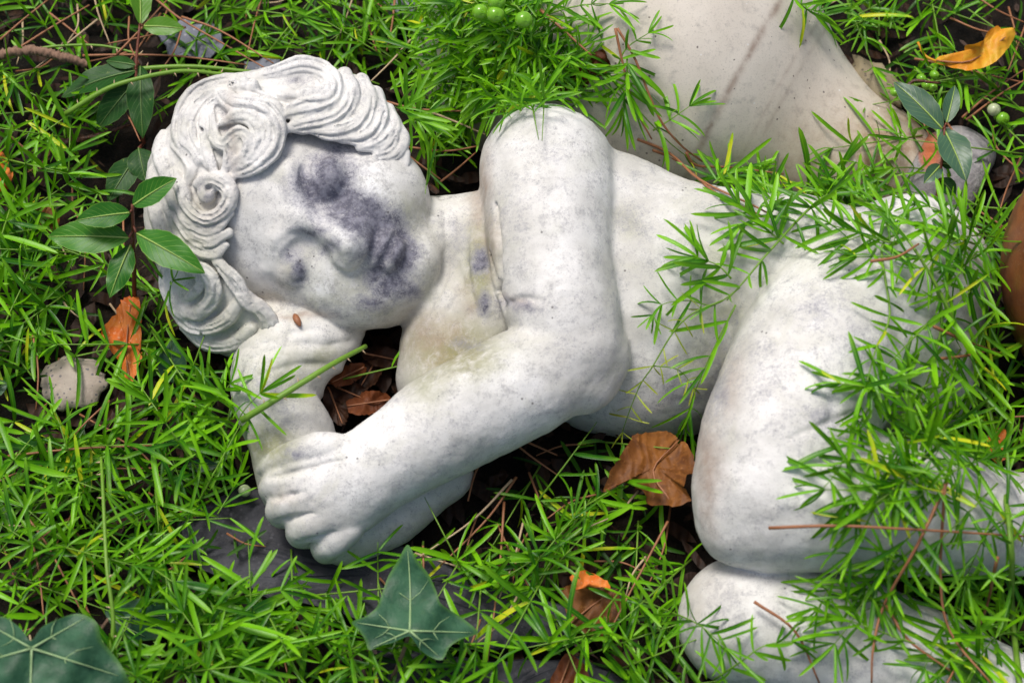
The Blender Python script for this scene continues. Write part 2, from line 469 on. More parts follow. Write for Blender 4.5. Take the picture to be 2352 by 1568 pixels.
def build_hair():
    f = Field(300, 1000, 90, 930, -60, 560, 3.2)
    # the mass the locks are cut from
    X, Y, T = f.pts((slice(None),)*3)
    kk = 1-HEAD_T/F
    U2 = X[:, :, 0]/kk+UC+0*Y[:, :, 0]; V2 = Y[:, :, 0]/kk+VC+0*X[:, :, 0]
    pd = poly_sd(U2, V2, HAIR_EDGE)[:, :, None].astype(np.float32)
    hz = head_z(U2, V2)[:, :, None]
    top = (T-HEAD_T-hz+14)*0.8
    g = Field.smin(-pd-6, -top, 46.0)
    g = Field.smin(g, (T-HEAD_T+190), 20.0)
    f.d = (-g).astype(np.float32)
    # outer sweep on the left of the crown
    lock(f, [(600, 176, -6, .4), (504, 190, 0, .8), (453, 214, 12), (424, 256, 18), (414, 300, 20), (426, 336, 18), (456, 370, 8, .7)], 23, 3)
    lock(f, [(530, 206, 10, .5), (483, 214, 22, .8), (451, 246, 30), (434, 282, 34), (434, 316, 30), (452, 346, 20, .9), (478, 380, 6, .5)], 16, 2)
    lock(f, [(520, 218, 18, .4), (488, 238, 30, .8), (470, 272, 26), (474, 336, 24), (487, 378, 18, .9), (497, 410, 0, .5)], 12, 2)
    # crest: loop with a deep eye, then the swept side locks
    lock(f, [(664, 296, -14, .4), (700, 286, 0), (770, 268, 10), (806, 222, 14), (790, 172, 6, .7)], 25, 4)
    lock(f, [(715, 300, -14, .4), (770, 304, 0), (824, 284, 12), (846, 234, 16), (830, 186, 6, .7)], 23, 3)
    lock(f, [(785, 318, -12, .5), (838, 312, 4), (872, 268, 14), (862, 214, 6, .7)], 23, 3)
    lock(f, [(826, 340, -10, .5), (874, 330, 4), (904, 292, 10), (892, 250, 2, .6)], 21, 3)
    lock(f, [(862, 362, -6, .6), (902, 352, 4), (922, 318, 6), (912, 284, 2, .6)], 19, 2)
    lock(f, [(892, 384, -4, .8), (922, 384, -2), (928, 352, 0, .8)], 15, 2)
    lock(f, [(655, 262, 0, .5), (700, 252, 20), (752, 240, 26, .9), (786, 206, 18, .6)], 26, 3)
    lock(f, [(590, 178, -4, .5), (640, 166, 10, .8), (694, 152, 22), (744, 166, 28), (764, 200, 28), (738, 222, 22, .9), (690, 220, 12, .7), (640, 218, 4, .5)], 25, 3)
    # second curl by the temple, with the locks sweeping under it
    lock(f, [(376, 306, -6, .5), (370, 345, 8), (384, 388, 14), (392, 425, 10, .8), (400, 470, 2, .5)], 24, 3)
    lock(f, [(352, 390, -8, .6), (354, 463, 6), (376, 534, 10), (400, 590, 4, .7)], 20, 3)
    lock(f, [(396, 330, 10, .5), (418, 350, 20, .9), (440, 385, 14), (432, 420, 10, .6)], 15, 2)
    lock(f, [(408, 478, 6, .5), (432, 510, 18), (470, 528, 18), (500, 520, 12, .9), (530, 490, -4, .5)], 15, 2)
    lock(f, [(404, 500, 4, .5), (436, 542, 16), (480, 556, 14), (526, 534, -4, .6)], 15, 2)
    lock(f, [(410, 545, 2, .5), (455, 576, 12), (494, 582, 6), (520, 562, -10, .5)], 13, 2)
    lock(f, [(402, 398, 20, .6), (420, 440, 34), (434, 476, 36), (466, 500, 36), (502, 490, 32), (524, 456, 26), (512, 427, 32), (482, 414, 36, .9), (456, 424, 30, .7)], 18, 2)
    lock(f, [(500, 400, 16, .5), (520, 412, 22), (536, 440, 10, .8), (534, 474, 0, .5)], 14, 2)
    # great forelock: broad S-shaped locks folding round a small deep eye
    lock(f, [(496, 204, 10, .4), (512, 224, 34, .8), (540, 240, 44), (580, 244, 46), (614, 260, 40), (634, 296, 34), (630, 334, 28), (606, 364, 20, .9), (568, 392, 6, .6), (536, 402, -4, .4)], 25, 3)
    lock(f, [(508, 284, 30, .4), (540, 269, 42, .8), (572, 270, 46), (592, 296, 46), (592, 332, 40), (574, 364, 28, .9), (538, 388, 10, .6)], 17, 3)
    lock(f, [(484, 240, 20, .5), (486, 290, 34), (496, 322, 42), (514, 331, 46), (533, 312, 50, .9), (552, 304, 54, .85), (568, 320, 52, .85), (564, 350, 42, .85), (536, 371, 24, .6)], 16, 2)
    lock(f, [(512, 330, 30, .4), (524, 350, 40, .9), (520, 378, 26, .8), (508, 404, 4, .5)], 13, 2)
    lock(f, [(548, 206, 14, .5), (590, 218, 24, .9), (632, 246, 20), (648, 284, 4, .5)], 15, 2)
    for q in ((536, 196), (562, 194), (584, 200)): f.ell(HM(q[0], q[1], head_z(*q)+12), (14, 19, 17), k=7)
    # third curl and the long locks low on the left
    lock(f, [(378, 600, -4, .5), (384, 655, 10), (408, 704, 14), (440, 738, 6, .6)], 19, 3)
    lock(f, [(396, 707, 6, .6), (432, 744, 16), (476, 752, 18), (521, 730, 14), (552, 690, -2, .6)], 19, 3)
    lock(f, [(423, 752, 0, .6), (476, 786, 10), (536, 784, 10), (582, 752, 0, .6)], 23, 3)
    lock(f, [(494, 594, -2, .5), (538, 646, 10), (566, 690, 8, .8), (600, 720, -8, .5)], 20, 3)
    lock(f, [(566, 672, -16, .4), (606, 716, -4, .9), (622, 756, -8), (596, 796, -24, .8), (566, 812, -40, .6)], 24, 3)
    lock(f, [(440, 610, 14, .5), (470, 622, 26, .9), (490, 652, 30), (487, 688, 28), (458, 716, 22), (423, 716, 12, .7)], 20, 3)
    lock(f, [(424, 622, 16, .5), (450, 630, 34, .9), (456, 660, 36), (432, 684, 24, .7)], 12, 2)
    f.ell(HM(545, 340, float(head_z(545.0, 340.0))+4), (20, 22, 16), k=10); f.ell(HM(475, 446, float(head_z(475.0, 446.0))+4), (22, 24, 16), k=10)
    # chisel lines along the locks
    rl = random.Random(4)
    for c2, nr, w in LINES:
        for o in (-.55, -.05, .5):
            o += rl.uniform(-.18, .18); i0 = rl.randint(1, 4); i1 = len(c2)-rl.randint(2, 5)
            if i1-i0 < 5: continue
            q = (c2+nr*(o*w)[:, None])[i0:i1:3]
            if len(q) > 2: carve(f, [tuple(x) for x in q], rl.uniform(3.2, 4.6), 3.0, rl.uniform(.45, .75), 3)
    # drilled eyes of the curls
    for (u, v, r, z) in ((546, 336, 3, 34), (476, 440, 7, 26), (441, 650, 7, 22), (684, 192, 11, 6), (462, 300, 6, 8)):
        zz = float(head_z(np.float64(u), np.float64(v)))
        f.chain([HM(u-4, v+12, zz+z+26), HM(u+4, v-9, zz+z-16)], [r, r*.75], 8, op='s')
    return f

def noise3(p, s, seed=0):
    """cheap smooth value noise for stains"""
    q = p*s; i = np.floor(q).astype(np.int64); fr = q-i; fr = fr*fr*(3-2*fr); out = 0
    for c in range(8):
        o = np.array([c & 1, (c >> 1) & 1, c >> 2]); j = i+o
        hsh = (j[:, 0]*73856093 ^ j[:, 1]*19349663 ^ j[:, 2]*83492791 ^ (seed*2654435)) & 0xffffff
        hsh = (hsh*1103515245+12345) & 0x7fffffff
        w = np.prod(np.where(o == 1, fr, 1-fr), 1); out = out+w*((hsh >> 8) % 1000)/1000.0
    return out

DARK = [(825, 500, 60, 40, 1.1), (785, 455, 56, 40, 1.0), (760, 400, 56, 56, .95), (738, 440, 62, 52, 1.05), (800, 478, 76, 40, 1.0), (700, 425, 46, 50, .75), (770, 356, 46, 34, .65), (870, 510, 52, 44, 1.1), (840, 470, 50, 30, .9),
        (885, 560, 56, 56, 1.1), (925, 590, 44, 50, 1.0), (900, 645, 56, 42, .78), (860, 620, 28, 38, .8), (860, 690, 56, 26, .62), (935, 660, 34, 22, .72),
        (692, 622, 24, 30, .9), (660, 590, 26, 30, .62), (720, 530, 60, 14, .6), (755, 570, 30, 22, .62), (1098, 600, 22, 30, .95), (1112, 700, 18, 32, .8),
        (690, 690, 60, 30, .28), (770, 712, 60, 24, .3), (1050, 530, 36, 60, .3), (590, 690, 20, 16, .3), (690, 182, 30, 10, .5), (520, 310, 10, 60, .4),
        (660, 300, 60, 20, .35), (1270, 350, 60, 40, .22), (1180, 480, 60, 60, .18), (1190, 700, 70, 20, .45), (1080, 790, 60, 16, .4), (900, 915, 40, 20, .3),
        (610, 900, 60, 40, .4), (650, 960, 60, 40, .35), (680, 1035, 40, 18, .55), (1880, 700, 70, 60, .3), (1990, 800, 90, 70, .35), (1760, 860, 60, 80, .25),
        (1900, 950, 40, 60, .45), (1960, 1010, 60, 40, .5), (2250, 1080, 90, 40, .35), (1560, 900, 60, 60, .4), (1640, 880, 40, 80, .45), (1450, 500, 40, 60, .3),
        (1660, 760, 60, 80, .3), (2000, 480, 90, 40, .35), (470, 440, 16, 24, .5), (440, 660, 20, 24, .4), (1930, 1520, 80, 40, .2), (2180, 1480, 90, 40, .25)]  # also darkens curl eyes, folds and creases
GREEN = [(940, 500, 50, 60, .45), (820, 640, 60, 60, .4), (980, 640, 40, 60, .35), (1100, 620, 40, 120, .9), (1040, 800, 120, 70, 1.0), (980, 860, 60, 70, .6), (860, 700, 80, 40, .5), (760, 690, 130, 40, .4), (620, 1020, 60, 60, .8),
         (640, 860, 120, 70, .4), (740, 830, 60, 30, .6), (560, 760, 90, 60, .3), (920, 560, 90, 110, .35), (1650, 700, 60, 120, .45), (1630, 840, 40, 80, .6),
         (440, 600, 60, 120, .25), (1440, 505, 30, 30, .4), (700, 640, 60, 50, .3), (1880, 560, 90, 80, .25)]
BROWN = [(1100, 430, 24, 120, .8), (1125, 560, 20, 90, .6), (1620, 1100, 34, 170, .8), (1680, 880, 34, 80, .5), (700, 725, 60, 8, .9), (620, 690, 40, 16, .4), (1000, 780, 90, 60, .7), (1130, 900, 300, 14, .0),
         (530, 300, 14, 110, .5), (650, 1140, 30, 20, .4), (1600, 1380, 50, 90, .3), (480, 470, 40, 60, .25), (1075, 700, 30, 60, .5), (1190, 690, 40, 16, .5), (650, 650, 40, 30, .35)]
PALE_HIGHLIGHTS = [(850, 415, 55, 60, 1.0), (795, 548, 40, 34, .9), (750, 655, 48, 52, 1.0), (975, 590, 26, 50, .6), (1290, 560, 60, 200, .35), (1130, 850, 130, 60, .6), (900, 690, 20, 30, .3), (1230, 880, 20, 26, .5),  # first entries paint lit highlights on upper face, nose tip and lower cheek
        (840, 1010, 60, 50, .5), (820, 1120, 20, 80, .4), (600, 560, 60, 60, .5), (590, 260, 70, 60, .4), (1330, 330, 60, 90, .4), (1900, 1000, 30, 40, .4), (1720, 1150, 90, 90, .3), (1760, 1400, 120, 60, .3)]
def blobs(u, v, L):
    out = np.zeros_like(u)
    for (a, b, ru, rv, w) in L:
        q = ((u-a)/ru)**2+((v-b)/rv)**2
        out = np.maximum(out, w*np.exp(-0.9*q))
    return out
def stain_highlight_attr(M):
    u, v = m2uv(M)
    wx = 26*(noise3(M, 1/55, 1)-.5)+12*(noise3(M, 1/20, 2)-.5); wy = 26*(noise3(M, 1/55, 3)-.5)+12*(noise3(M, 1/20, 4)-.5)
    u = u+wx; v = v+wy
    return np.stack([blobs(u, v, DARK), blobs(u, v, GREEN), blobs(u, v, BROWN)], 1), np.stack([blobs(u, v, PALE_HIGHLIGHTS), 0*u, 0*u], 1)

def marble_mat():
    q = NT('weathered_marble'); P = q.coords()
    big = q.noise(20, 5, .62, P); mid = q.noise(95, 6, .72, P, .3); fine = q.noise(1300, 2, .6, P); spk = q.noise(480, 3, .7, P); wash = q.noise(34, 4, .6, P, .8)
    col = q.mix(q.ramp(big, .34, .66), (.55, .54, .505), (.80, .79, .765))
    col = q.mix(q.math('MULTIPLY', q.ramp(wash, .50, .68), .40), col, (.52, .52, .43))                        # faint ochre wash
    mot = q.math('ADD', q.math('MULTIPLY', mid, .62), q.math('MULTIPLY', spk, .38))
    col = q.mix(q.math('MULTIPLY', q.ramp(mot, .48, .66), .62), col, (.36, .36, .38))                          # grey weathering
    st = q.attr('stain'); pl = q.attr('pale')
    col = q.mix(q.math('MULTIPLY', pl[0], q.ramp(mot, .66, .40)), col, (.90, .90, .895))  # pale patches, with painted highlights on the face among them
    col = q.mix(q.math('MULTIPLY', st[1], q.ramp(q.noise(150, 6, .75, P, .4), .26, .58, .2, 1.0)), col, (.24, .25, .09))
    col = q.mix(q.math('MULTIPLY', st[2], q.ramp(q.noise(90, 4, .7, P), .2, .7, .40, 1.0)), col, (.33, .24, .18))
    # dark lichen, and dark spots in curl eyes and creases: pale halo, then crust broken up by grain
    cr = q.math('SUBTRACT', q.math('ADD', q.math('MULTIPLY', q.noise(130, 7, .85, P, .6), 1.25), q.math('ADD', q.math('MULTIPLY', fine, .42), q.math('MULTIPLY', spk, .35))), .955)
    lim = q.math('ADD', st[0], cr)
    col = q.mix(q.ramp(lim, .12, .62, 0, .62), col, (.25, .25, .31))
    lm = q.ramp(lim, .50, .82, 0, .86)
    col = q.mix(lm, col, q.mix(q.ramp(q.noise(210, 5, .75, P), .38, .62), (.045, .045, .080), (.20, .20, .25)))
    col = q.mix(q.math('MULTIPLY', q.math('MULTIPLY', lm, q.ramp(q.noise(700, 3, .7, P), .56, .66)), .5), col, (.40, .40, .40))
    # pepper grain and small soot specks everywhere
    col = q.mix(q.math('MULTIPLY', q.ramp(fine, .55, .70), q.ramp(mid, .35, .65, .10, .55)), col, (.16, .16, .18))
    vor = q.n('ShaderNodeTexVoronoi', {'Vector': P, 'Scale': 130.0, 'Randomness': 1.0}).outputs['Distance']
    dots = q.math('MULTIPLY', q.math('LESS_THAN', vor, .09), q.math('GREATER_THAN', q.noise(35, 2, .5, P), .60))
    col = q.mix(q.math('MULTIPLY', dots, .75), col, (.09, .085, .085))
    hgt = q.math('ADD', q.math('MULTIPLY', fine, .45), q.math('ADD', q.math('MULTIPLY', spk, .7), q.math('MULTIPLY', lm, -.15)))
    return q.done(q.pbr(col, q.ramp(mid, .3, .7, .55, .78), q.bump(hgt, .38, .0008), .3))
M_MARBLE = marble_mat()
BODY = build_body(); HAIR = build_hair()
statue = empty('reclining_statue', WP(1300, 800, 0))
tag(statue, 'weathered white marble figure of a sleeping curly-haired child lying on its side', 'statue')
bm_, bq_ = BODY.surface(2); bm_ = roughen(bm_, bq_, [(190, 7), (75, 3.2), (28, 1.2), (12, .5)]); a1, a2 = stain_highlight_attr(bm_)
child_world('body', mesh_np('body', m2w(bm_), bq_, M_MARBLE, {'stain': a1, 'pale': a2}), statue)
hm_, hq_ = HAIR.surface(2); hm_ = roughen(hm_, hq_, [(60, 3.0), (22, 1.8), (10, .9)]); a1, a2 = stain_highlight_attr(hm_)
child_world('hair', mesh_np('hair', m2w(hm_), hq_, M_MARBLE, {'stain': a1*np.array([.7, 1, 1]), 'pale': a2}), statue)['label'] = 'carved curls and swept locks of hair'
# ------------------------------------------------------------------ the bed: soil, slabs, stones
rng = np.random.default_rng(7); R = random.Random(11)
def soil_mat():
    q = NT('dark_soil'); P = q.coords()
    a = q.noise(60, 6, .7, P); b = q.noise(400, 4, .7, P)
    col = q.mix(q.ramp(a, .35, .7), (.005, .004, .003), (.022, .013, .008))
    col = q.mix(q.math('MULTIPLY', q.ramp(b, .55, .7), .6), col, (.045, .026, .014))
    return q.done(q.pbr(col, .85, q.bump(q.math('ADD', a, b), .8, .004), .3))
fine = np.arange(-0.62, 0.621, 0.012)
outer = np.array([0.7, 0.9, 1.3, 2, 4, 9, 20, 45])
gx = np.concatenate([-outer[::-1], fine, outer]); n = len(gx)
GX, GY = np.meshgrid(gx, gx, indexing='ij')
pts = np.stack([GX.ravel(), GY.ravel(), 0*GX.ravel()], 1)
gz = 0.010*(noise3(pts+9, 18, 5)-.5)+0.006*(noise3(pts+9, 60, 6)-.5)-0.017
pts[:, 2] = gz
i = np.arange(n-1)[:, None]*n+np.arange(n-1)[None, :]
faces = np.stack([i, i+n, i+n+1, i+1], -1).reshape(-1, 4)
tag(part('ground', mesh_np('ground', pts, faces, soil_mat())), kind='structure')

def rock_mat(name, c0, c1, speck, wet=.45):
    q = NT(name); P = q.coords()
    a = q.noise(45, 5, .6, P); b = q.noise(500, 3, .6, P)
    col = q.mix(q.ramp(a, .3, .7), c0, c1)
    vor = q.n('ShaderNodeTexVoronoi', {'Vector': P, 'Scale': 260.0}).outputs['Distance']
    col = q.mix(q.math('MULTIPLY', q.math('LESS_THAN', vor, .22), .8), col, speck)
    return q.done(q.pbr(col, wet, q.bump(q.math('ADD', a, q.math('MULTIPLY', b, .4)), .5, .002), .4))
M_SLATE = rock_mat('wet_slate', (.012, .013, .020), (.034, .036, .050), (.05, .05, .065), .62)
M_BEIGE = rock_mat('beige_pebble', (.36, .30, .25), (.50, .43, .36), (.12, .12, .14), .6)
M_BLUEG = rock_mat('blue_grey_stone', (.13, .14, .18), (.22, .23, .28), (.35, .35, .38), .7)
M_TAN = rock_mat('tan_stone', (.22, .18, .11), (.34, .28, .18), (.10, .08, .06), .7)
def slab(name, uvs, h0, h1, mat, label, cat='stone', dome=0.0, seed=1):
    """a flat stone with a broken outline: ring of points, bevelled rim, slightly uneven top"""
    r = random.Random(seed); ring = []
    m = len(uvs)
    for i in range(m):
        a = np.array(uvs[i], float); b = np.array(uvs[(i+1) % m], float)
        for j in range(5):
            q = a+(b-a)*j/5; ring.append(q+np.array([r.uniform(-5, 5), r.uniform(-5, 5)]))
    c = np.mean(ring, 0); V, N = [], len(ring)
    for (sc, h) in ((1.0, h0), (1.02, (h0+h1)*.5), (1.0, h1-4), (.97, h1), (.72, h1+dome*.6), (.4, h1+dome*.9)):
        for q in ring:
            p = c+(q-c)*sc; V.append(np.array(WP(p[0], p[1], h+(r.uniform(-2, 2) if h1-6 < h <= h1 else 0))))
    V.append(np.array(WP(c[0], c[1], h1+dome)))
    Fc = []
    for k in range(5):
        for i in range(N):
            Fc.append((k*N+i, k*N+(i+1) % N, (k+1)*N+(i+1) % N, (k+1)*N+i))
    for i in range(N): Fc.append((5*N+i, 5*N+(i+1) % N, 6*N))
    V = np.array(V); o3 = Vector(V.mean(0)); o3.z = V[:, 2].min()
    me = mesh_np(name, V-np.array(o3), [f[::-1] for f in Fc], mat, smooth=dome > 10)
    o = part(name, me); o.location = o3
    return tag(o, label, cat)
slab('slate_slab', [(420, 1190), (560, 1120), (720, 1150), (900, 1240), (1100, 1330), (1330, 1400), (1300, 1480), (1130, 1490), (880, 1440), (620, 1370), (430, 1290)], -60, 6, M_SLATE, 'dark wet slate slab lying under the clasped hand of the statue', seed=2)
slab('slate_slab', [(880, 1480), (1120, 1520), (1330, 1510), (1440, 1560), (1420, 1700), (1100, 1720), (850, 1600)], -60, 0, M_SLATE, 'dark slate slab at the bottom edge, beyond the middle ivy leaf', seed=3)
slab('flat_stone', [(360, 80), (420, 45), (500, 60), (515, 110), (470, 135), (390, 128)], -50, 18, M_BLUEG, 'blue-grey flat stone among ferns above the statue head', seed=4, dome=4)
slab('flat_stone', [(560, 140), (640, 130), (660, 190), (560, 210)], -50, 8, M_BLUEG, 'small grey stone tucked behind the crown of the head', seed=5, dome=4)
slab('rounded_stone', [(95, 850), (150, 815), (225, 830), (248, 880), (215, 930), (140, 945), (95, 905)], -40, 16, M_BEIGE, 'rounded beige stone with dark speckles left of the head', seed=6, dome=22)
slab('rounded_stone', [(1960, 130), (2030, 150), (2080, 200), (2070, 250), (2010, 240), (1960, 190)], -40, 20, M_TAN, 'tan stone half hidden by fern beside the vessel neck', seed=7, dome=24)
slab('rounded_stone', [(880, -20), (980, -30), (1010, 20), (960, 50), (890, 40)], -40, 30, M_BLUEG, 'pale grey stone at the top edge above the hair', seed=8, dome=20)

# ------------------------------------------------------------------ half-sunk earthenware vessel
def lathe(profile, base, axis, n=72, wob=0.0, seed=0):
    """profile (s along axis, r) in metres"""
    axis = Vector(axis).normalized(); e1 = axis.cross(Vector((0, 0, 1))).normalized(); e2 = axis.cross(e1)
    V, r = [], random.Random(seed)
    for (s, rad) in profile:
        for i in range(n):
            a = 2*math.pi*i/n
            V.append(np.array(Vector(base)+axis*s+(e1*math.cos(a)+e2*math.sin(a))*rad))
    V = np.array(V); m = len(profile)
    i = np.arange(m-1)[:, None]*n+np.arange(n)[None, :]; j = np.arange(m-1)[:, None]*n+(np.arange(n)[None, :]+1) % n
    return V, np.stack([i, j, j+n, i+n], -1).reshape(-1, 4)
def smooth_profile(p, n=6): return [(q[0], q[1]) for q in smooth_limb([(a, b, 0) for a, b in p], n)]
VA = (WP(2035+181, 425+85, -120)-WP(2035, 425, -120)); VA.z = -0.004; VA.normalize()
VB = WP(2035, 425, -120); VK = S*(1+300/F)
def vessel_mat():
    q = NT('weathered_earthenware'); P = q.coords()
    a = q.noise(16, 5, .6, P); b = q.noise(140, 5, .7, P); c = q.noise(900, 3, .7, P)
    col = q.mix(q.ramp(a, .3, .7), (.62, .565, .485), (.74, .685, .60))
    col = q.mix(q.math('MULTIPLY', q.ramp(b, .52, .72), .5), col, (.36, .34, .31))
    st = q.attr('stain')
    col = q.mix(q.math('MULTIPLY', st[0], q.ramp(b, .25, .7, .35, 1.0)), col, (.33, .22, .13))       # umber soil stain on the neck
    lines = q.math('MULTIPLY', st[1], q.ramp(q.noise(70, 4, .6, P), .3, .6, .2, 1.0))
    col = q.mix(q.math('MULTIPLY', lines, .62), col, (.22, .13, .09))                                     # old painted ring
    vor = q.n('ShaderNodeTexVoronoi', {'Vector': P, 'Scale': 150.0}).outputs['Distance']
    dots = q.math('MULTIPLY', q.math('LESS_THAN', vor, .11), q.math('GREATER_THAN', q.noise(50, 2, .5, P), .5))
    col = q.mix(q.math('MULTIPLY', dots, .8), col, (.12, .10, .09))
    vor2 = q.n('ShaderNodeTexVoronoi', {'Vector': P, 'Scale': 83.0}).outputs['Distance']
    col = q.mix(q.math('MULTIPLY', q.math('LESS_THAN', vor2, .06), .8), col, (.75, .73, .70))
    col = q.mix(q.math('MULTIPLY', q.ramp(c, .52, .7), .25), col, (.16, .15, .14))
    col = q.mix(st[2], col, q.mix(q.ramp(c, .4, .7), (.62, .17, .07), (.50, .22, .13)))                   # bare orange clay
    return q.done(q.pbr(col, .8, q.bump(q.math('ADD', q.math('MULTIPLY', b, .4), q.math('MULTIPLY', c, .6)), .35, .0009), .25))
def cement_mat():
    q = NT('rough_grey_rim'); P = q.coords()
    b = q.noise(260, 5, .75, P); a = q.noise(40, 3, .6, P); st = q.attr('stain')
    col = q.mix(q.ramp(b, .3, .7), (.27, .26, .27), (.45, .43, .44))
    col = q.mix(q.math('MULTIPLY', q.ramp(a, .4, .65), st[0]), col, (.36, .27, .20))
    col = q.mix(q.math('MULTIPLY', st[2], q.ramp(b, .2, .45)), col, (.60, .17, .07))
    return q.done(q.pbr(col, .9, q.bump(b, .9, .0025), .2))
prof = [(-1290, 30), (-1280, 180), (-1200, 320), (-1060, 410), (-880, 455), (-720, 462), (-570, 440), (-440, 384), (-340, 308), (-265, 250), (-181, 212), (-60, 186), (0, 170), (34, 160)]
prof = [(a*S*.96, b*S*.97) for a, b in smooth_profile(prof, 24)]
vessel = empty('earthenware_vessel', VB)
tag(vessel, 'large beige earthenware vessel lying half buried above the statue hip', 'vessel')
V, Fc = lathe(prof, (0, 0, 0), VA, 96)
ss = V@np.array(VA); rel = V+np.array(VB); mu, mv = m2uv(w2m(rel))
nz = noise3(V/S, 1/60, 3)
sta = np.stack([np.clip((ss/S+360)/300, 0, 1)*(.65+.5*nz)*np.clip((mv-150)/130, 0, 1), np.maximum(np.exp(-((ss/S+412)/8)**2)*(.7+.6*nz), .4*np.exp(-((ss/S+322)/4)**2)+.35*np.exp(-((ss/S+300)/4)**2)), 0*ss], 1)
child = part('body', mesh_np('body', V, Fc, vessel_mat(), {'stain': sta}), vessel)
rp = [(30, 150), (38, 164), (60, 190), (88, 212), (120, 219), (160, 216), (192, 204), (210, 180), (206, 150), (170, 132), (100, 126), (-40, 124)]
rp = [(a*S*.96, b*S*.97) for a, b in smooth_profile(rp, 7)]
V, Fc = lathe(rp, (0, 0, 0), VA, 120)
V = V*(1+0.012*(noise3(V/S+50, 1/16, 8)-.5)[:, None])
ss = V@np.array(VA)/S; mu, mv = m2uv(w2m(V+np.array(VB)))
orange = np.clip(1-(((mu-2138)/30)**2+((mv-350)/50)**2), 0, 1)**.4*(ss < 110)
child = part('rim', mesh_np('rim', V, Fc, cement_mat(), {'stain': np.stack([np.clip((105-ss)/40, 0, 1), 0*ss, orange], 1)}), vessel)
child['label'] = 'chipped grey rim with a bare orange patch'

# ------------------------------------------------------------------ brown pot at the right edge
def pot_mat():
    q = NT('brown_glaze'); P = q.coords(); b = q.noise(90, 5, .7, P); c = q.noise(900, 3, .6, P)
    col = q.mix(q.ramp(b, .3, .7), (.15, .040, .010), (.28, .085, .022))
    col = q.mix(q.math('MULTIPLY', q.ramp(c, .58, .68), .5), col, (.35, .25, .17))
    return q.done(q.pbr(col, .42, q.bump(c, .3, .0006), .5))
pp = [(-.004, .0), (-.004, .045), (0, .05), (.03, .068), (.07, .082), (.10, .083), (.122, .078), (.128, .084), (.138, .085), (.140, .078), (.128, .072), (.03, .06), (.02, .0)]
V, Fc = lathe(smooth_profile(pp, 5), (0, 0, 0), (0.05, 0.02, 1.0), 64)
pot = part('clay_pot', mesh_np('clay_pot', V, Fc, pot_mat())); pot.location = WP(2536, 770, -60)
tag(pot, 'rust-brown clay pot standing at the right edge behind the ferns', 'pot')
# ------------------------------------------------------------------ where the statue stands in the picture, for laying plants on it
CELL = 8
HM_W, HM_H = 2900//CELL, 1900//CELL
allm = np.concatenate([bm_, hm_]); au, av = m2uv(allm); ah = -CP*allm[:, 1]+SP*allm[:, 2]
vis_h = np.full((HM_H, HM_W), -1e3); vis_t = np.full((HM_H, HM_W), -1e9)
ii = ((av+100)//CELL).astype(int); jj = ((au+100)//CELL).astype(int)
ok = (ii >= 0) & (ii < HM_H) & (jj >= 0) & (jj < HM_W)
order = np.argsort(allm[ok][:, 2]); ii, jj, hh_ = ii[ok][order], jj[ok][order], ah[ok][order]
vis_h[ii, jj] = hh_
MASK = vis_h > -900
def surf_h(u, v):
    i, j = int((v+100)//CELL), int((u+100)//CELL)
    if 0 <= i < HM_H and 0 <= j < HM_W and MASK[i, j]: return float(vis_h[i, j])
    # vessel
    m = np.array(VB); best = 0.0
    for h in range(520, 0, -12):
        p = np.array(WP(u, v, h))-m; s = float(p@np.array(VA)); r = np.linalg.norm(p-s*np.array(VA))
        sp = [a for a, _ in prof]; rr = np.interp(s, sp, [b for _, b in prof]) if sp[0] < s < 0.05 else 0
        if r < rr: best = h; break
    return best
def on_statue(u, v, grow=0):
    i, j = int((v+100)//CELL), int((u+100)//CELL); g = grow//CELL
    if not (0 <= i < HM_H and 0 <= j < HM_W): return False
    return bool(MASK[max(0, i-g):i+g+1, max(0, j-g):j+g+1].any()) if g else bool(MASK[i, j])
def near_solid(W):
    """signed distance (working units) of world points to the statue, negative inside"""
    m = w2m(np.asarray(W)); return np.minimum(BODY.sample(m), HAIR.sample(m))
VAn, VBn = np.array(VA), np.array(VB); PS = np.array([a for a, _ in prof]); PR = np.array([b for _, b in prof])
def in_vessel(W):
    p = np.asarray(W)-VBn; s = p@VAn; r = np.linalg.norm(p-s[:, None]*VAn, axis=1)
    return r < np.where((s > PS[0]) & (s < 0.055), np.interp(s, PS, PR), 0)

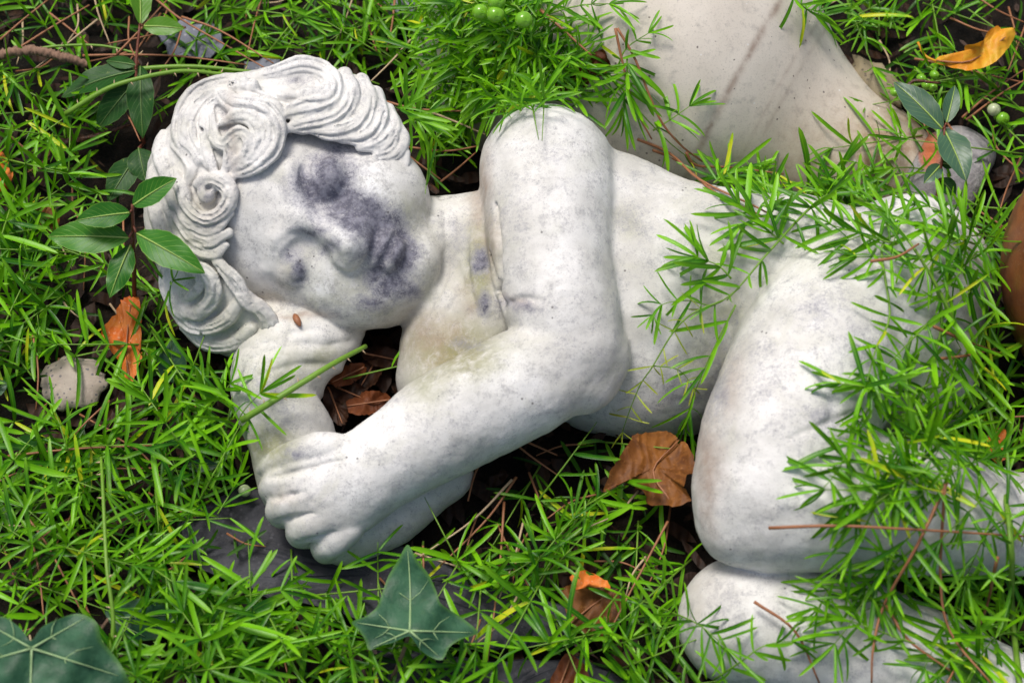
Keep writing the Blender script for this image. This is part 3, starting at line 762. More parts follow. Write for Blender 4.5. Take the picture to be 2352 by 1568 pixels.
# ------------------------------------------------------------------ leaf materials (attribute lt: along, across, random)
def leaf_mat(name, dark, light, tip, yellow, transl=.25, rough=.36, veins=False, spread=.9, vein_col=(.35, .50, .12), spec=.5, blotch=None):
    q = NT(name); lt = q.attr('lt')
    rnd = q.math('FRACT', q.math('ADD', q.n('ShaderNodeObjectInfo').outputs['Random'], lt[2]))
    nz = q.noise(60, 3, .6, q.coords())
    f = q.math('ADD', q.math('MULTIPLY', q.math('POWER', rnd, 1.35), spread), q.math('MULTIPLY', q.math('SUBTRACT', nz, .5), .7), clamp=True)
    col = q.mix(f, dark, light)
    col = q.mix(q.math('MULTIPLY', q.ramp(lt[0], .55, 1.0), .35), col, tip)
    col = q.mix(q.math('MULTIPLY', q.math('GREATER_THAN', rnd, .972), q.ramp(nz, .3, .6)), col, yellow)
    if blotch: col = q.mix(q.ramp(q.noise(260, 4, .7, q.coords()), .62, .72, 0, .6), col, blotch)
    hgt = q.noise(900, 2, .5, q.coords())
    if veins:
        mid = q.ramp(lt[1], .045, .015)
        w = q.math('ADD', q.math('MULTIPLY', lt[0], 9.0), q.math('MULTIPLY', lt[1], -2.6))
        sv = q.math('ABSOLUTE', q.math('SUBTRACT', q.math('FRACT', w), .5))
        side = q.math('MULTIPLY', q.ramp(sv, .05, .012), q.ramp(lt[1], 1.0, .5, 0, .55))
        vv = q.math('MAXIMUM', mid, side)
        col = q.mix(q.math('MULTIPLY', vv, .75), col, vein_col)
        col = q.mix(q.ramp(lt[1], .95, 1.0, 0, .6), col, vein_col)
        hgt = q.math('ADD', q.math('MULTIPLY', hgt, .25), q.math('MULTIPLY', q.ramp(sv, .12, .0), -.4))
    else:
        col = q.mix(q.ramp(lt[1], .22, .05, 0, .30), col, light)
    sh = q.pbr(col, rough, q.bump(hgt, .25, .0005), spec)
    tr = q.n('ShaderNodeBsdfTranslucent', {'Color': q.mix(.5, col, light)}).outputs[0]
    ms = q.n('ShaderNodeMixShader', {0: transl, 1: sh, 2: tr}).outputs[0]
    return q.done(ms)
M_FERN = leaf_mat('fern_leaf', (.020, .130, .002), (.235, .610, .006), (.34, .66, .012), (.64, .66, .02), rough=.38, spec=.38)
M_FERN_SHADED = leaf_mat('fern_leaf_shaded', (.010, .050, .003), (.045, .150, .005), (.07, .18, .01), (.28, .24, .02), rough=.45, spec=.25)  # darker copy of the fern leaf, shade of the low layer as colour
M_FERN_YEL = leaf_mat('fern_leaf_young', (.26, .38, .012), (.46, .52, .03), (.50, .52, .05), (.55, .50, .03))
def stem_mat(name, a, b, rough=.5):
    q = NT(name); n1 = q.noise(300, 3, .6, q.coords()); n2 = q.noise(40, 2, .6, q.coords())
    return q.done(q.pbr(q.mix(q.math('ADD', q.math('MULTIPLY', n1, .5), q.math('MULTIPLY', n2, .5)), a, b), rough, q.bump(n1, .3, .0006)))
M_STEM = stem_mat('fern_stem', (.09, .22, .015), (.20, .36, .03))
M_STEM_RED = stem_mat('laurel_stem', (.10, .02, .010), (.20, .06, .03))
M_NEEDLE = stem_mat('dry_needle', (.20, .065, .026), (.42, .19, .085), .55)
M_NEEDLE_P = stem_mat('pale_straw', (.36, .24, .13), (.60, .46, .30), .6)
M_TWIG = stem_mat('bark_twig', (.10, .055, .035), (.36, .22, .15), .9)
M_LAUREL = leaf_mat('laurel_leaf', (.022, .125, .010), (.050, .210, .014), (.05, .19, .012), (.05, .19, .012), .10, .38, True, .8, (.38, .60, .10), spec=.28)
M_LAUREL_D = leaf_mat('laurel_leaf_dark', (.010, .058, .008), (.022, .095, .010), (.03, .085, .016), (.03, .085, .016), .08, .42, True, .8, (.14, .26, .06), spec=.2, blotch=(.20, .27, .05))
M_LAUREL_B = leaf_mat('laurel_leaf_bright', (.085, .25, .012), (.13, .33, .02), (.13, .33, .02), (.13, .33, .02), .30, .34, True, .8, (.35, .55, .10))
M_LAUREL_G = leaf_mat('laurel_leaf_grey', (.030, .085, .045), (.060, .135, .075), (.06, .12, .08), (.06, .12, .08), .06, .34, True, .8, (.30, .42, .14), spec=.35)

# ------------------------------------------------------------------ fern leaf meshes: narrow keeled blades 1 unit long along +X, up +Z
def fern_blade(bend, twist, width, mat, nm='fern_leaf'):
    V, A, Fc = [], [], []
    st = [0, .12, .32, .55, .78, .93, 1.0]; wd = [.30, .74, .96, 1.0, .95, .66, .06]
    ang = 0.0; x = z = 0.0; px = 0
    for i, s in enumerate(st):
        d = s-px; px = s; ang = bend*s; x += d*math.cos(ang); z -= d*math.sin(ang)
        tw = twist*s
        for j in (-1, 0, 1):
            w = j*width*.5*wd[i]; k = -0.28*abs(w) if j else 0.0
            y_ = w*math.cos(tw)-k*math.sin(tw)*0; z_ = w*math.sin(tw)+abs(w)*.45
            V.append((x-math.sin(ang)*z_*0, y_, z+z_)); A.append((s, abs(j), 0))
    for i in range(len(st)-1):
        for j in (0, 1): Fc.append((i*3+j, i*3+j+3, i*3+j+4, i*3+j+1))
    return mesh_np(nm, V, [f for f in Fc], mat, {'lt': A})
FERN = {k: [fern_blade(b, t, w, m) for (b, t, w) in ((.25, .1, .082), (.7, -.2, .090), (1.15, .3, .078), (-.45, .2, .086), (.5, -.5, .094), (.9, .05, .074))]
        for k, m in (('g', M_FERN), ('l', M_FERN_SHADED), ('y', M_FERN_YEL))}
FERN_NP = []
for me in FERN['l']:
    co = np.empty(len(me.vertices)*3, np.float32); me.vertices.foreach_get('co', co)
    FERN_NP.append((co.reshape(-1, 3), np.array([p.vertices[:] for p in me.polygons]), np.array([d.vector[:] for d in me.attributes['lt'].data])))

def tube(P, rad, n=6, mat=None, name='stem', cap=True, bump=0.0, seed=0):
    P = [Vector(p) for p in P]; r = random.Random(seed); V, Fc = [], []
    up = Vector((0.13, 0.21, 0.97))
    for i, p in enumerate(P):
        t = (P[min(i+1, len(P)-1)]-P[max(i-1, 0)]).normalized()
        a = t.cross(up); a = a.normalized() if a.length > 1e-6 else Vector((1, 0, 0)); b = t.cross(a)
        rr = rad[i] if isinstance(rad, (list, tuple)) else rad
        for k in range(n):
            q = 2*math.pi*k/n; f = 1+bump*r.uniform(-1, 1)
            V.append(tuple(p+(a*math.cos(q)+b*math.sin(q))*rr*f))
    for i in range(len(P)-1):
        for k in range(n): Fc.append((i*n+k, i*n+(k+1) % n, (i+1)*n+(k+1) % n, (i+1)*n+k))
    if cap: Fc.append(tuple(range(n))[::-1]); Fc.append(tuple(range((len(P)-1)*n, len(P)*n)))
    return V, Fc
def curve(P, n=5):
    a = smooth_limb([tuple(p) for p in P], n); return [Vector(x) for x in a]
def frame(dirv, up):
    x = Vector(dirv).normalized(); z = Vector(up)-x*Vector(up).dot(x)
    if z.length < 1e-5: z = x.orthogonal()
    z.normalize(); y = z.cross(x)
    return Matrix((x, y, z)).transposed()

STAT = {'leaf': 0, 'sprig': 0}
CLEAR_FN = None
def sprig(P, label, group, kind='g', L=(72, 108), node=27, per=(3, 5), clear=None, rad=2.6, seed=0, start=.12, spread=(48, 82), side=0.0):
    """one fern stem with its needle-like leaves; P world curve points"""
    r = random.Random(seed)
    root = empty('fern_sprig', P[0]); inv = Matrix.Translation(-root.location)
    seg = [0.0]
    for i in range(1, len(P)): seg.append(seg[-1]+(P[i]-P[i-1]).length)
    tot = seg[-1]; s = tot*start; az = r.uniform(0, 6.28); N = []; leaves = []; node = node*r.uniform(.85, 1.35); kL = r.uniform(.78, 1.18); ww = r.uniform(.72, 1.08)
    while s <= tot:
        i = max(j for j in range(len(seg)) if seg[j] <= s+1e-9); i = min(i, len(P)-2)
        f = (s-seg[i])/max(1e-9, seg[i+1]-seg[i]); p = P[i].lerp(P[i+1], f); t = (P[i+1]-P[i]).normalized()
        k = r.randint(*per); last = s > tot-node*S
        if last: k += 2
        az += r.uniform(.6, 2.0)
        a = t.orthogonal().normalized(); b = t.cross(a)
        for q in range(k):
            ph = az+6.283*q/k+r.uniform(-.35, .35); th = math.radians(r.uniform(*spread))
            if last: th *= r.uniform(.25, .9)
            d = t*math.cos(th)+(a*math.cos(ph)+b*math.sin(ph))*math.sin(th)
            d.z = d.z*.75+.06; d.normalize()
            ln = S*kL*r.uniform(*L)*(0.8 if s > tot*.85 else 1.0)
            leaves.append((p, d, ln))
        s += S*node*r.uniform(.75, 1.3)
    if not leaves: return None
    W = np.array([[tuple(p+d*ln*.5), tuple(p+d*ln)] for p, d, ln in leaves])
    sd = near_solid(W.reshape(-1, 3)).reshape(-1, 2).min(1); iv = in_vessel(W.reshape(-1, 3)).reshape(-1, 2).any(1)
    made = 0
    for idx, (p, d, ln) in enumerate(leaves):
        if sd[idx] < 3 or iv[idx] or W[idx, :, 2].min() < -.012: continue
        if clear is not None:
            m = w2m(W[idx]); uu, vv = m2uv(m)
            if any(clear(float(uu[c]), float(vv[c])) for c in (0, 1)): continue
        o = bpy.data.objects.new('leaf', FERN[kind][r.randrange(6)])
        up = Vector((r.uniform(-.7, .7), r.uniform(-.7, .7)-.15, 1.0))
        mt = (frame(d, up)@Matrix.Diagonal((ln, ln*ww*r.uniform(.85, 1.15), ln))).to_4x4(); mt.translation = p-root.location
        COL.objects.link(o); o.parent = root; o.matrix_local = mt; made += 1
    if made == 0: bpy.data.objects.remove(root); return None
    rads = [S*rad*(1-.65*i/(len(P)-1)) for i in range(len(P))]
    V, Fc = tube([p-root.location for p in P], rads, 5)
    part('stem', mesh_np('stem', V, Fc, M_STEM), root)
    tag(root, label, 'fern', group); STAT['leaf'] += made; STAT['sprig'] += 1
    return root
def laid(uvs, lift, n=4, hmin=14):
    """curve over whatever lies below, lifted by lift"""
    H = [max(surf_h(u, v), hmin) for u, v in uvs]
    H = [h+(lift[i] if isinstance(lift, (list, tuple)) else lift) for i, h in enumerate(H)]
    return curve([WP(u, v, h) for (u, v), h in zip(uvs, H)], n)
# ------------------------------------------------------------------ fern sprigs lying over the hip, thigh and calves
def shoulder_clear(u, v): return on_statue(u, v) and u < 1420
def over(uvs, lift, label, seed, **kw):
    if 1000 < uvs[0][0] < 1460 and uvs[0][1] < 300: kw.setdefault('clear', shoulder_clear)
    kw['L'] = tuple(x*1.08 for x in kw.get('L', (78, 116)))
    lift = [x*.72 for x in lift] if isinstance(lift, list) else lift*.72
    return sprig(laid(uvs, lift), label, None, seed=seed, **kw)
BIG = laid([(2345, 1600), (2325, 1400), (2322, 1240), (2292, 1040), (2257, 880), (2201, 757), (2145, 645), (2070, 532), (1968, 443)], [60, 80, 110, 130, 130, 70, 60, 55, 60])
sprig(BIG, 'long thick-stemmed fern frond arching up over the hip from the right edge', None, rad=7.5, seed=1, node=44, per=(2, 4), L=(80, 120))
OVER = [
 ([(2010, 480), (1938, 440), (1875, 465), (1770, 574), (1710, 645), (1669, 690)], 60, 'bright fern frond slanting down across the waist towards the belly', dict(rad=4.5, node=34, per=(3, 5))),
 ([(1800, 560), (1730, 500), (1690, 470)], 60, 'dense tuft of fern lying on the waist below the vessel', dict(per=(5, 7), node=22)),
 ([(1790, 480), (1740, 410), (1720, 380)], 50, 'upright fern tuft between the waist and the vessel', dict(per=(5, 7), node=22)),
 ([(1700, 660), (1640, 700), (1580, 690), (1520, 700), (1490, 740)], 50, 'thin dark fern sprig ending in the middle of the belly', dict(rad=2, L=(50, 80))),
 ([(1690, 700), (1640, 800), (1600, 890), (1570, 980)], 45, 'dark fern sprig hanging down in front of the belly beside the thigh', dict(L=(80, 115))),
 ([(1680, 640), (1650, 610), (1600, 590)], 70, 'short fern sprig pointing left over the back of the waist', dict(L=(80, 115), per=(4, 6))),
 ([(2070, 532), (2025, 570), (2044, 720), (2014, 795), (1995, 862), (1970, 965)], 50, 'fern sprig trailing down the middle of the thigh', dict(rad=3.5, L=(80, 120))),
 ([(2145, 645), (2164, 731), (2138, 851), (2100, 945), (2060, 1040)], 60, 'leafy fern sprig trailing down the back of the thigh', dict(rad=3.5, L=(80, 120))),
 ([(2000, 930), (1972, 980), (1940, 1050), (1916, 1092), (1875, 1137)], 45, 'fern sprig fanning out over the knee crease', dict(L=(85, 120), per=(4, 5))),
 ([(2110, 1040), (2085, 1085), (2025, 1141), (1965, 1250), (1912, 1336), (1875, 1404)], 55, 'long fern sprig crossing the calf and the lower shin', dict(rad=3.5, L=(85, 120))),
 ([(2150, 1180), (2080, 1240), (2010, 1330), (1960, 1420), (1900, 1500)], 55, 'leafy fern sprig reaching down across the lower leg', dict(L=(85, 120))),
 ([(2300, 900), (2220, 960), (2150, 1010), (2080, 1100)], 80, 'pale fern sprig sweeping left from the big frond above the calf', dict(L=(85, 125), kind='g')),
 ([(2330, 760), (2280, 800), (2230, 900), (2190, 1010)], 90, 'bright fern sprig hanging beside the buttock', dict(L=(85, 125))),
 ([(2340, 560), (2250, 540), (2180, 560), (2120, 620)], 90, 'fern sprig reaching left over the hip from the brown pot', dict(L=(85, 120))),
 ([(2352, 480), (2240, 470), (2150, 400), (2060, 385), (1930, 410)], 60, 'slender arching fern stem below the vessel rim', dict(rad=3, node=60, per=(2, 4))),
 ([(2250, 540), (2150, 480), (2090, 470)], 60, 'fern sprig on the top of the hip', dict(per=(4, 6))),
 ([(2060, 560), (1990, 540), (1930, 560)], 55, 'short fern sprig on the hip left of the big frond', dict(per=(4, 5))),
 ([(2330, 1040), (2240, 1060), (2160, 1100), (2100, 1150)], 80, 'yellow-green fern sprig over the calf near the right edge', dict(L=(90, 130))),
 ([(2352, 1180), (2280, 1210), (2230, 1300), (2200, 1400)], 80, 'fern sprig hanging down past the end of the calf', dict(L=(85, 120))),
 ([(2340, 1300), (2260, 1330), (2180, 1420), (2120, 1540)], 70, 'fern sprig in the gap below the calf', dict(L=(85, 120))),
 ([(2360, 1450), (2290, 1460), (2240, 1530), (2200, 1600)], 70, 'fern sprig near the bottom right corner', dict(L=(85, 120))),
 ([(1640, 1560), (1700, 1520), (1760, 1480), (1840, 1470)], 60, 'thin fern sprig crossing the lower knee from the bottom', dict(L=(70, 105), per=(2, 4))),
 ([(2140, 880), (2080, 900), (2010, 870)], 70, 'short fern sprig pointing left on the thigh', dict(L=(85, 120), per=(4, 5))),
 ([(1450, 1370), (1530, 1400), (1610, 1437), (1680, 1500)], 60, 'fern sprig touching the lower knee from the left', dict(L=(80, 115), per=(2, 4))),
 # over the vessel
 ([(1130, -60), (1155, 60), (1175, 150), (1200, 225)], 50, 'thick fern stem leaning down to the shoulder from the top edge', dict(rad=5.5, node=40, per=(3, 5))),
 ([(1170, 20), (1230, 50), (1280, 80), (1310, 120)], 50, 'lush fern tuft under the green berries', dict(per=(5, 7), node=24)),
 ([(1150, 60), (1090, 110), (1050, 170)], 60, 'lush fern tuft between hair and green berries', dict(per=(5, 7), node=24)),
 ([(1240, 40), (1300, 20), (1360, 10), (1420, 10)], 50, 'fern sprig lying on the vessel near the top edge', dict(per=(4, 6))),
 ([(1240, 120), (1320, 150), (1390, 170)], 40, 'fern tuft above the shoulder', dict(per=(5, 7))),
 ([(1420, 150), (1440, 110), (1500, 70)], 45, 'small fern sprig spread flat on the vessel', dict(per=(3, 4), L=(65, 95))),
 ([(1440, 130), (1440, 200), (1425, 260)], 45, 'star-shaped fern tuft on the vessel beside the shoulder', dict(per=(6, 8), node=20)),
 ([(1340, 160), (1450, 240), (1540, 330), (1620, 390)], 35, 'long bare-stemmed fern shoot running along the back', dict(node=70, per=(2, 3))),
 ([(1500, 300), (1540, 275), (1590, 240)], 45, 'lone fern sprig against the middle of the vessel', dict(per=(4, 5), L=(65, 95))),
 ([(1180, 170), (1120, 220), (1060, 240)], 35, 'fern tuft filling the corner between hair and shoulder', dict(per=(5, 7))),
 ([(1840, 430), (1900, 410), (1980, 400)], 40, 'fern sprig lying along the foot of the vessel', dict(per=(4, 6))),
 ([(1640, 420), (1690, 390), (1750, 400)], 40, 'fern tuft between the back and the vessel', dict(per=(4, 6))),
 ([(1800, -30), (1850, 20), (1900, 40)], 90, 'fern sprig over the shoulder of the vessel at the top edge', dict(per=(4, 6))),
 # over arm and hand
 ([(480, 1090), (530, 1010), (555, 950), (600, 900)], 60, 'fern sprig fanning against the forearm left of the hand', dict(per=(3, 5), L=(85, 125))),
 ([(500, 1180), (540, 1110), (560, 1040)], 70, 'wispy fern sprig beside the thumb', dict(per=(4, 6), L=(70, 110), rad=2)),
 ([(400, 1010), (470, 950), (530, 880)], 60, 'fern sprig with long leaves below the lowest curl', dict(per=(3, 5), L=(90, 130))),
 ([(870, 1400), (868, 1310), (868, 1245)], [40, 60, 90], 'small fern sprig standing before the clasped hands', dict(per=(3, 4), L=(70, 110), start=.5)),
 ([(330, 820), (370, 700), (400, 640)], 50, 'thin fern shoot leaning on the lower curls', dict(per=(2, 3), L=(60, 90), rad=2)),
]
for n_, (uv, lift, lab, kw) in enumerate(OVER): over(uv, lift, lab, 100+n_, **kw)
over([(1660, 690), (1590, 720), (1545, 765), (1500, 840), (1470, 885), (1440, 960), (1425, 1010)], 55, 'yellow-green young fern shoot drooping across the belly', 300, kind='y', L=(45, 75), per=(2, 3), node=36)
over([(1500, 840), (1560, 850), (1600, 900)], 50, 'tiny yellowish fern shoot branching over the belly', 301, kind='y', L=(30, 50), per=(3, 5), node=26, rad=1.8)

# more sprigs tangled over the hip and legs
for k in range(20):
    u, v = R.uniform(2010, 2340), R.uniform(520, 1480)
    a = math.radians(R.uniform(110, 200)); ln = R.uniform(130, 230)
    P = laid([(u, v), (u+.5*ln*math.cos(a), v+.5*ln*math.sin(a)), (u+ln*math.cos(a), v+ln*math.sin(a))], [R.uniform(30, 60), R.uniform(35, 60), R.uniform(25, 45)])
    limb_ = 'hip' if v < 700 else 'thigh' if v < 1000 else 'calf' if v < 1310 else 'lower leg'
    sprig(P, f"bright fern sprig tangled over the {limb_}, {'close to the right edge' if u > 2190 else 'farther from the edge'}", 'fern sprigs tangled over the hip and legs', L=(85, 125), per=(4, 6), node=44, seed=7000+k)
# ------------------------------------------------------------------ the fern mass round the statue: every sprig its own plant
GAPS = [(870, 860, 90, 110), (1040, 400, 60, 70), (1010, 470, 60, 40), (1520, 1060, 95, 75), (1590, 1180, 20, 90), (2290, 420, 50, 60), (560, 1270, 110, 50), (640, 1330, 60, 30), (1180, 1540, 130, 40), (1365, 1395, 75, 65), (1310, 1540, 55, 45), (1120, 1450, 50, 40), (540, 1170, 60, 60), (1140, 1090, 60, 40), (1260, 1020, 90, 25), (1620, 1330, 40, 90), (2260, 60, 120, 60), (1990, 1600, 10, 10),
        (280, 760, 40, 55), (160, 870, 70, 50), (2215, 110, 100, 50), (930, 1380, 150, 120), (120, 1500, 170, 110), (440, 90, 60, 40), (300, 520, 110, 110), (290, 190, 120, 110), (2190, 330, 80, 120), (1310, 1340, 60, 30), (2350, 610, 130, 230)]
def in_gap(u, v, f=1.0): return any(((u-a)/(ru*f))**2+((v-b)/(rv*f))**2 < 1 for a, b, ru, rv in GAPS)
def no_cover(u, v): return on_statue(u, v) or in_gap(u, v, .62)
def zone(u, v):
    if u < 700 and v < 1000: return 'left of the statue head'
    if v < 420 and u < 1300: return 'above the statue head and neck'
    if v < 500: return 'beyond the vessel at the top right'
    if u < 800: return 'in front of the hand at the lower left'
    if u < 1650: return 'between the forearm and the folded knee'
    return 'along the right side by the legs'
MARKS = [(0, 0, 'the top left corner'), (120, 120, 'the bark twig'), (300, 60, 'the two bright laurel leaves'), (230, 220, 'the dark laurel leaves'), (440, 95, 'the blue-grey stone'), (600, 80, 'the needles above the crown'), (760, 80, 'the crest of hair'),
         (960, 60, 'the pale stone at the top'), (1000, 300, 'the right-hand curls'), (1110, 20, 'the green berries'), (1220, 130, 'the berry tuft'), (1050, 180, 'the hair and shoulder gap'), (1290, 190, 'the rust-brown leaf on the vessel'), (1200, 60, 'the lone berry'), (20, 390, 'the orange leaf at the left edge'), (200, 540, 'the five-leaved laurel'), (100, 640, 'the left edge by the laurel'), (280, 770, 'the torn orange leaf'), (160, 880, 'the beige stone'), (400, 830, 'the upright grey-green leaf'),
         (430, 1000, 'the laurel leaf by the lower arm'), (60, 1100, 'the horizontal needle'), (260, 1150, 'the thick standing stem'), (480, 1150, 'the knuckles'), (90, 1300, 'the orange-brown needles'), (330, 1350, 'the shaded ivy leaf'), (560, 1300, 'the slate slab'), (150, 1480, 'the corner ivy leaf'), (450, 1500, 'the bottom edge left of the slate'), (700, 1480, 'the front of the slate slab'),
         (940, 1420, 'the middle ivy leaf'), (1130, 1250, 'the underside of the forearm'), (1300, 1100, 'the elbow'), (1400, 1250, 'the curled brown leaf'), (1340, 1400, 'the orange-red scrap'), (1200, 1520, 'the bottom slate slab'), (1480, 1480, 'the lower knee'), (1960, 60, 'the vessel shoulder'), (2020, 200, 'the tan stone'), (2240, 110, 'the yellow leaf'), (2290, 260, 'the dull berries'), (2300, 480, 'the vessel rim'), (2320, 900, 'the brown pot'), (2330, 1350, 'the end of the calf'), (2280, 1530, 'the bottom right corner')]
def place_words(u, v, a, h, what=None):
    m = min(MARKS, key=lambda q: (q[0]-u)**2+(q[1]-v)**2); du, dv = u-m[0], v-m[1]
    side = ('right of' if du > 0 else 'left of') if abs(du) > abs(dv) else ('below' if dv > 0 else 'above')
    lean = ['right', 'down', 'left', 'up'][int(((a+math.pi/4) % (2*math.pi))//(math.pi/2))]
    if what: return f"{what} {'lying level' if lean in ('left', 'right') else 'pointing down the bed'}, {side} {m[2]}"
    return f"{'tall' if h > 95 else 'low'} green fern sprig leaning {lean}, {side} {m[2]}"
def on_vessel(u, v):
    return bool(in_vessel(np.array([tuple(WP(u, v, 30))]))[0])
placed = 0; tries = 0; want = 195
cand = []
while placed < want and tries < 6000:
    tries += 1
    u = R.uniform(-60, 2420); v = R.uniform(-60, 1640)
    if on_statue(u, v) or in_gap(u, v, .9) or on_vessel(u, v): continue
    if any((u-a)**2+(v-b)**2 < (62 if placed < 170 else 44)**2 for a, b in cand): continue
    if surf_h(u, v) > 60: continue
    lowleft = max(0.0, min(1.0, (v-950)/500))*max(0.0, min(1.0, (900-u)/500))
    a = R.uniform(0, 6.283); ln = R.uniform(170, 330); h1 = R.uniform(35, 145)+lowleft*R.uniform(20, 190)
    if v < 300: h1 = R.uniform(25, 80)
    du, dv = math.cos(a)*ln, math.sin(a)*ln*.85
    h0 = R.uniform(0, 30)
    P = curve([WP(u, v, h0), WP(u+du*.35, v+dv*.35, h0+(h1-h0)*.75), WP(u+du*.7, v+dv*.7, h1), WP(u+du, v+dv, h1*.85)], 3)
    z = zone(u, v)
    o = sprig(P, place_words(u, v, a, h1), 'fern sprigs growing round the statue', kind='g', L=(88, 140) if v > 330 else (78, 125), per=(4, 7), node=58, clear=no_cover, seed=1000+tries)
    if o is not None: cand.append((u, v)); placed += 1
# fern creeping over the buried end of the vessel
for k in range(46):
    u, v = R.uniform(900, 1270), R.uniform(-40, 330)
    if on_statue(u, v): continue
    a = R.uniform(0, 6.283); ln = R.uniform(110, 210)
    P = laid([(u, v), (u+.4*ln*math.cos(a), v+.35*ln*math.sin(a)), (u+ln*math.cos(a), v+.85*ln*math.sin(a))], [R.uniform(15, 40), R.uniform(40, 80), R.uniform(30, 70)])
    if sprig(P, place_words(u, v, a, 50).replace('low green', 'creeping'), 'fern sprigs growing round the statue', L=(75, 115), per=(4, 6), node=26, clear=no_cover, seed=5000+k) is not None: placed += 1
# undergrowth: low leaves nobody could count, shade put into their colour, also just outside the view
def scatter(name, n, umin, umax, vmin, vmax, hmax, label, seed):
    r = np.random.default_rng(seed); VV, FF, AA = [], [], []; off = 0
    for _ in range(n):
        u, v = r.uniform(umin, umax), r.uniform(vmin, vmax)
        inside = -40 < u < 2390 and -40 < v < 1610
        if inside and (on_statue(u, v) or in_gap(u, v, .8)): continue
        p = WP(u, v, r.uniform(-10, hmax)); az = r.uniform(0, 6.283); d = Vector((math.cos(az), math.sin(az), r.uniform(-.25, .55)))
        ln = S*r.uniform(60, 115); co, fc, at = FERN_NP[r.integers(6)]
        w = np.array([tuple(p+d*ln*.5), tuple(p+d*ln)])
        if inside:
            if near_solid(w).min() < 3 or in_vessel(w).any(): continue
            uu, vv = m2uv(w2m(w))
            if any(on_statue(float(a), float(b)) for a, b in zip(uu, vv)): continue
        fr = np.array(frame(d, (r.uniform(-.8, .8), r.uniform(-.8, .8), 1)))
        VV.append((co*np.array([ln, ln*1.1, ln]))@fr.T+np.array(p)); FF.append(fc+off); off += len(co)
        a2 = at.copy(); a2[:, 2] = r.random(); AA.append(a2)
    o = part(name, mesh_np(name, np.concatenate(VV), np.concatenate(FF), M_FERN_SHADED, {'lt': np.concatenate(AA)}))
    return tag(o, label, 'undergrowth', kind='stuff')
scatter('fern_undergrowth', 900, -120, 2480, -120, 1700, 40, 'low shade-darkened green fern leaves close to the soil', 5)
def ring_scatter():
    r = np.random.default_rng(9); VV, FF, AA = [], [], []; off = 0
    for _ in range(9000):
        u, v = r.uniform(-1300, 3600), r.uniform(-1000, 2500)
        if -90 < u < 2440 and -90 < v < 1660: continue
        if on_vessel(u, v) or ((u-2560)/330)**2+((v-640)/380)**2 < 1: continue
        p = WP(u, v, r.uniform(0, 110)); az = r.uniform(0, 6.283); d = Vector((math.cos(az), math.sin(az), r.uniform(-.25, .6)))
        ln = S*r.uniform(75, 125); co, fc, at = FERN_NP[r.integers(6)]
        if near_solid(np.array([tuple(p), tuple(p+d*ln)])).min() < 3: continue
        fr = np.array(frame(d, (r.uniform(-.8, .8), r.uniform(-.8, .8), 1)))
        VV.append((co*np.array([ln, ln*1.1, ln]))@fr.T+np.array(p)); FF.append(fc+off); off += len(co)
        a2 = at.copy(); a2[:, 2] = r.random(); AA.append(a2)
    me = mesh_np('fern_bank', np.concatenate(VV), np.concatenate(FF), M_FERN, {'lt': np.concatenate(AA)})
    tag(part('fern_bank', me), 'fern growth continuing round the bed', 'undergrowth', kind='stuff')
ring_scatter()
print('SPRIGS', STAT, placed, tries)
# ------------------------------------------------------------------ broad leaves
def blade_mesh(base, tip, hw, mat, up=(0, -.25, 1), cup=.25, curl=.12, wave=.05, seed=0, widest=.45, name='leaf'):
    """elliptic leaf from base to tip (world), half width hw metres; returns mesh relative to base"""
    r = random.Random(seed); d = tip-base; L = d.length; fr = frame(d, up)
    nx, ny = 18, 4; V, A, Fc = [], [], []; p1, p2 = r.uniform(0, 6), r.uniform(0, 6)
    for i in range(nx+1):
        s = i/nx; e = math.log(.5)/math.log(widest)
        w = hw*max(.02, math.sin(math.pi*min(1, max(0, s**e)))**.82)
        w *= 1+.025*math.sin(s*40+p1)
        for j in range(-ny, ny+1):
            q = j/ny; y = q*w
            z = cup*abs(q)**1.4*w-.3*cup*hw-curl*L*((2*s-1)**2-1)*.5+wave*hw*abs(q)**2*math.sin(s*15+p2+(1.4 if j < 0 else 0))+(-.06*hw if j == 0 else 0)
            V.append(tuple(fr@Vector((s*L, y, z)))); A.append((s, abs(q), r.random()*0+seed*.137 % 1))
    n = 2*ny+1
    for i in range(nx):
        for j in range(n-1): Fc.append((i*n+j, (i+1)*n+j, (i+1)*n+j+1, i*n+j+1))
    me = mesh_np(name, V, Fc, mat, {'lt': A})
    mid = [fr@Vector((i/12*L, 0, -.36*cup*hw-curl*L*((2*i/12-1)**2-1)*.5+.0002)) for i in range(13)]
    return me, mid
M_RIB = stem_mat('leaf_rib', (.20, .34, .05), (.38, .52, .12))
M_RIB_I = stem_mat('ivy_vein', (.20, .34, .14), (.36, .50, .24))
M_RIB_D = stem_mat('leaf_rib_dark', (.07, .15, .03), (.14, .24, .06))
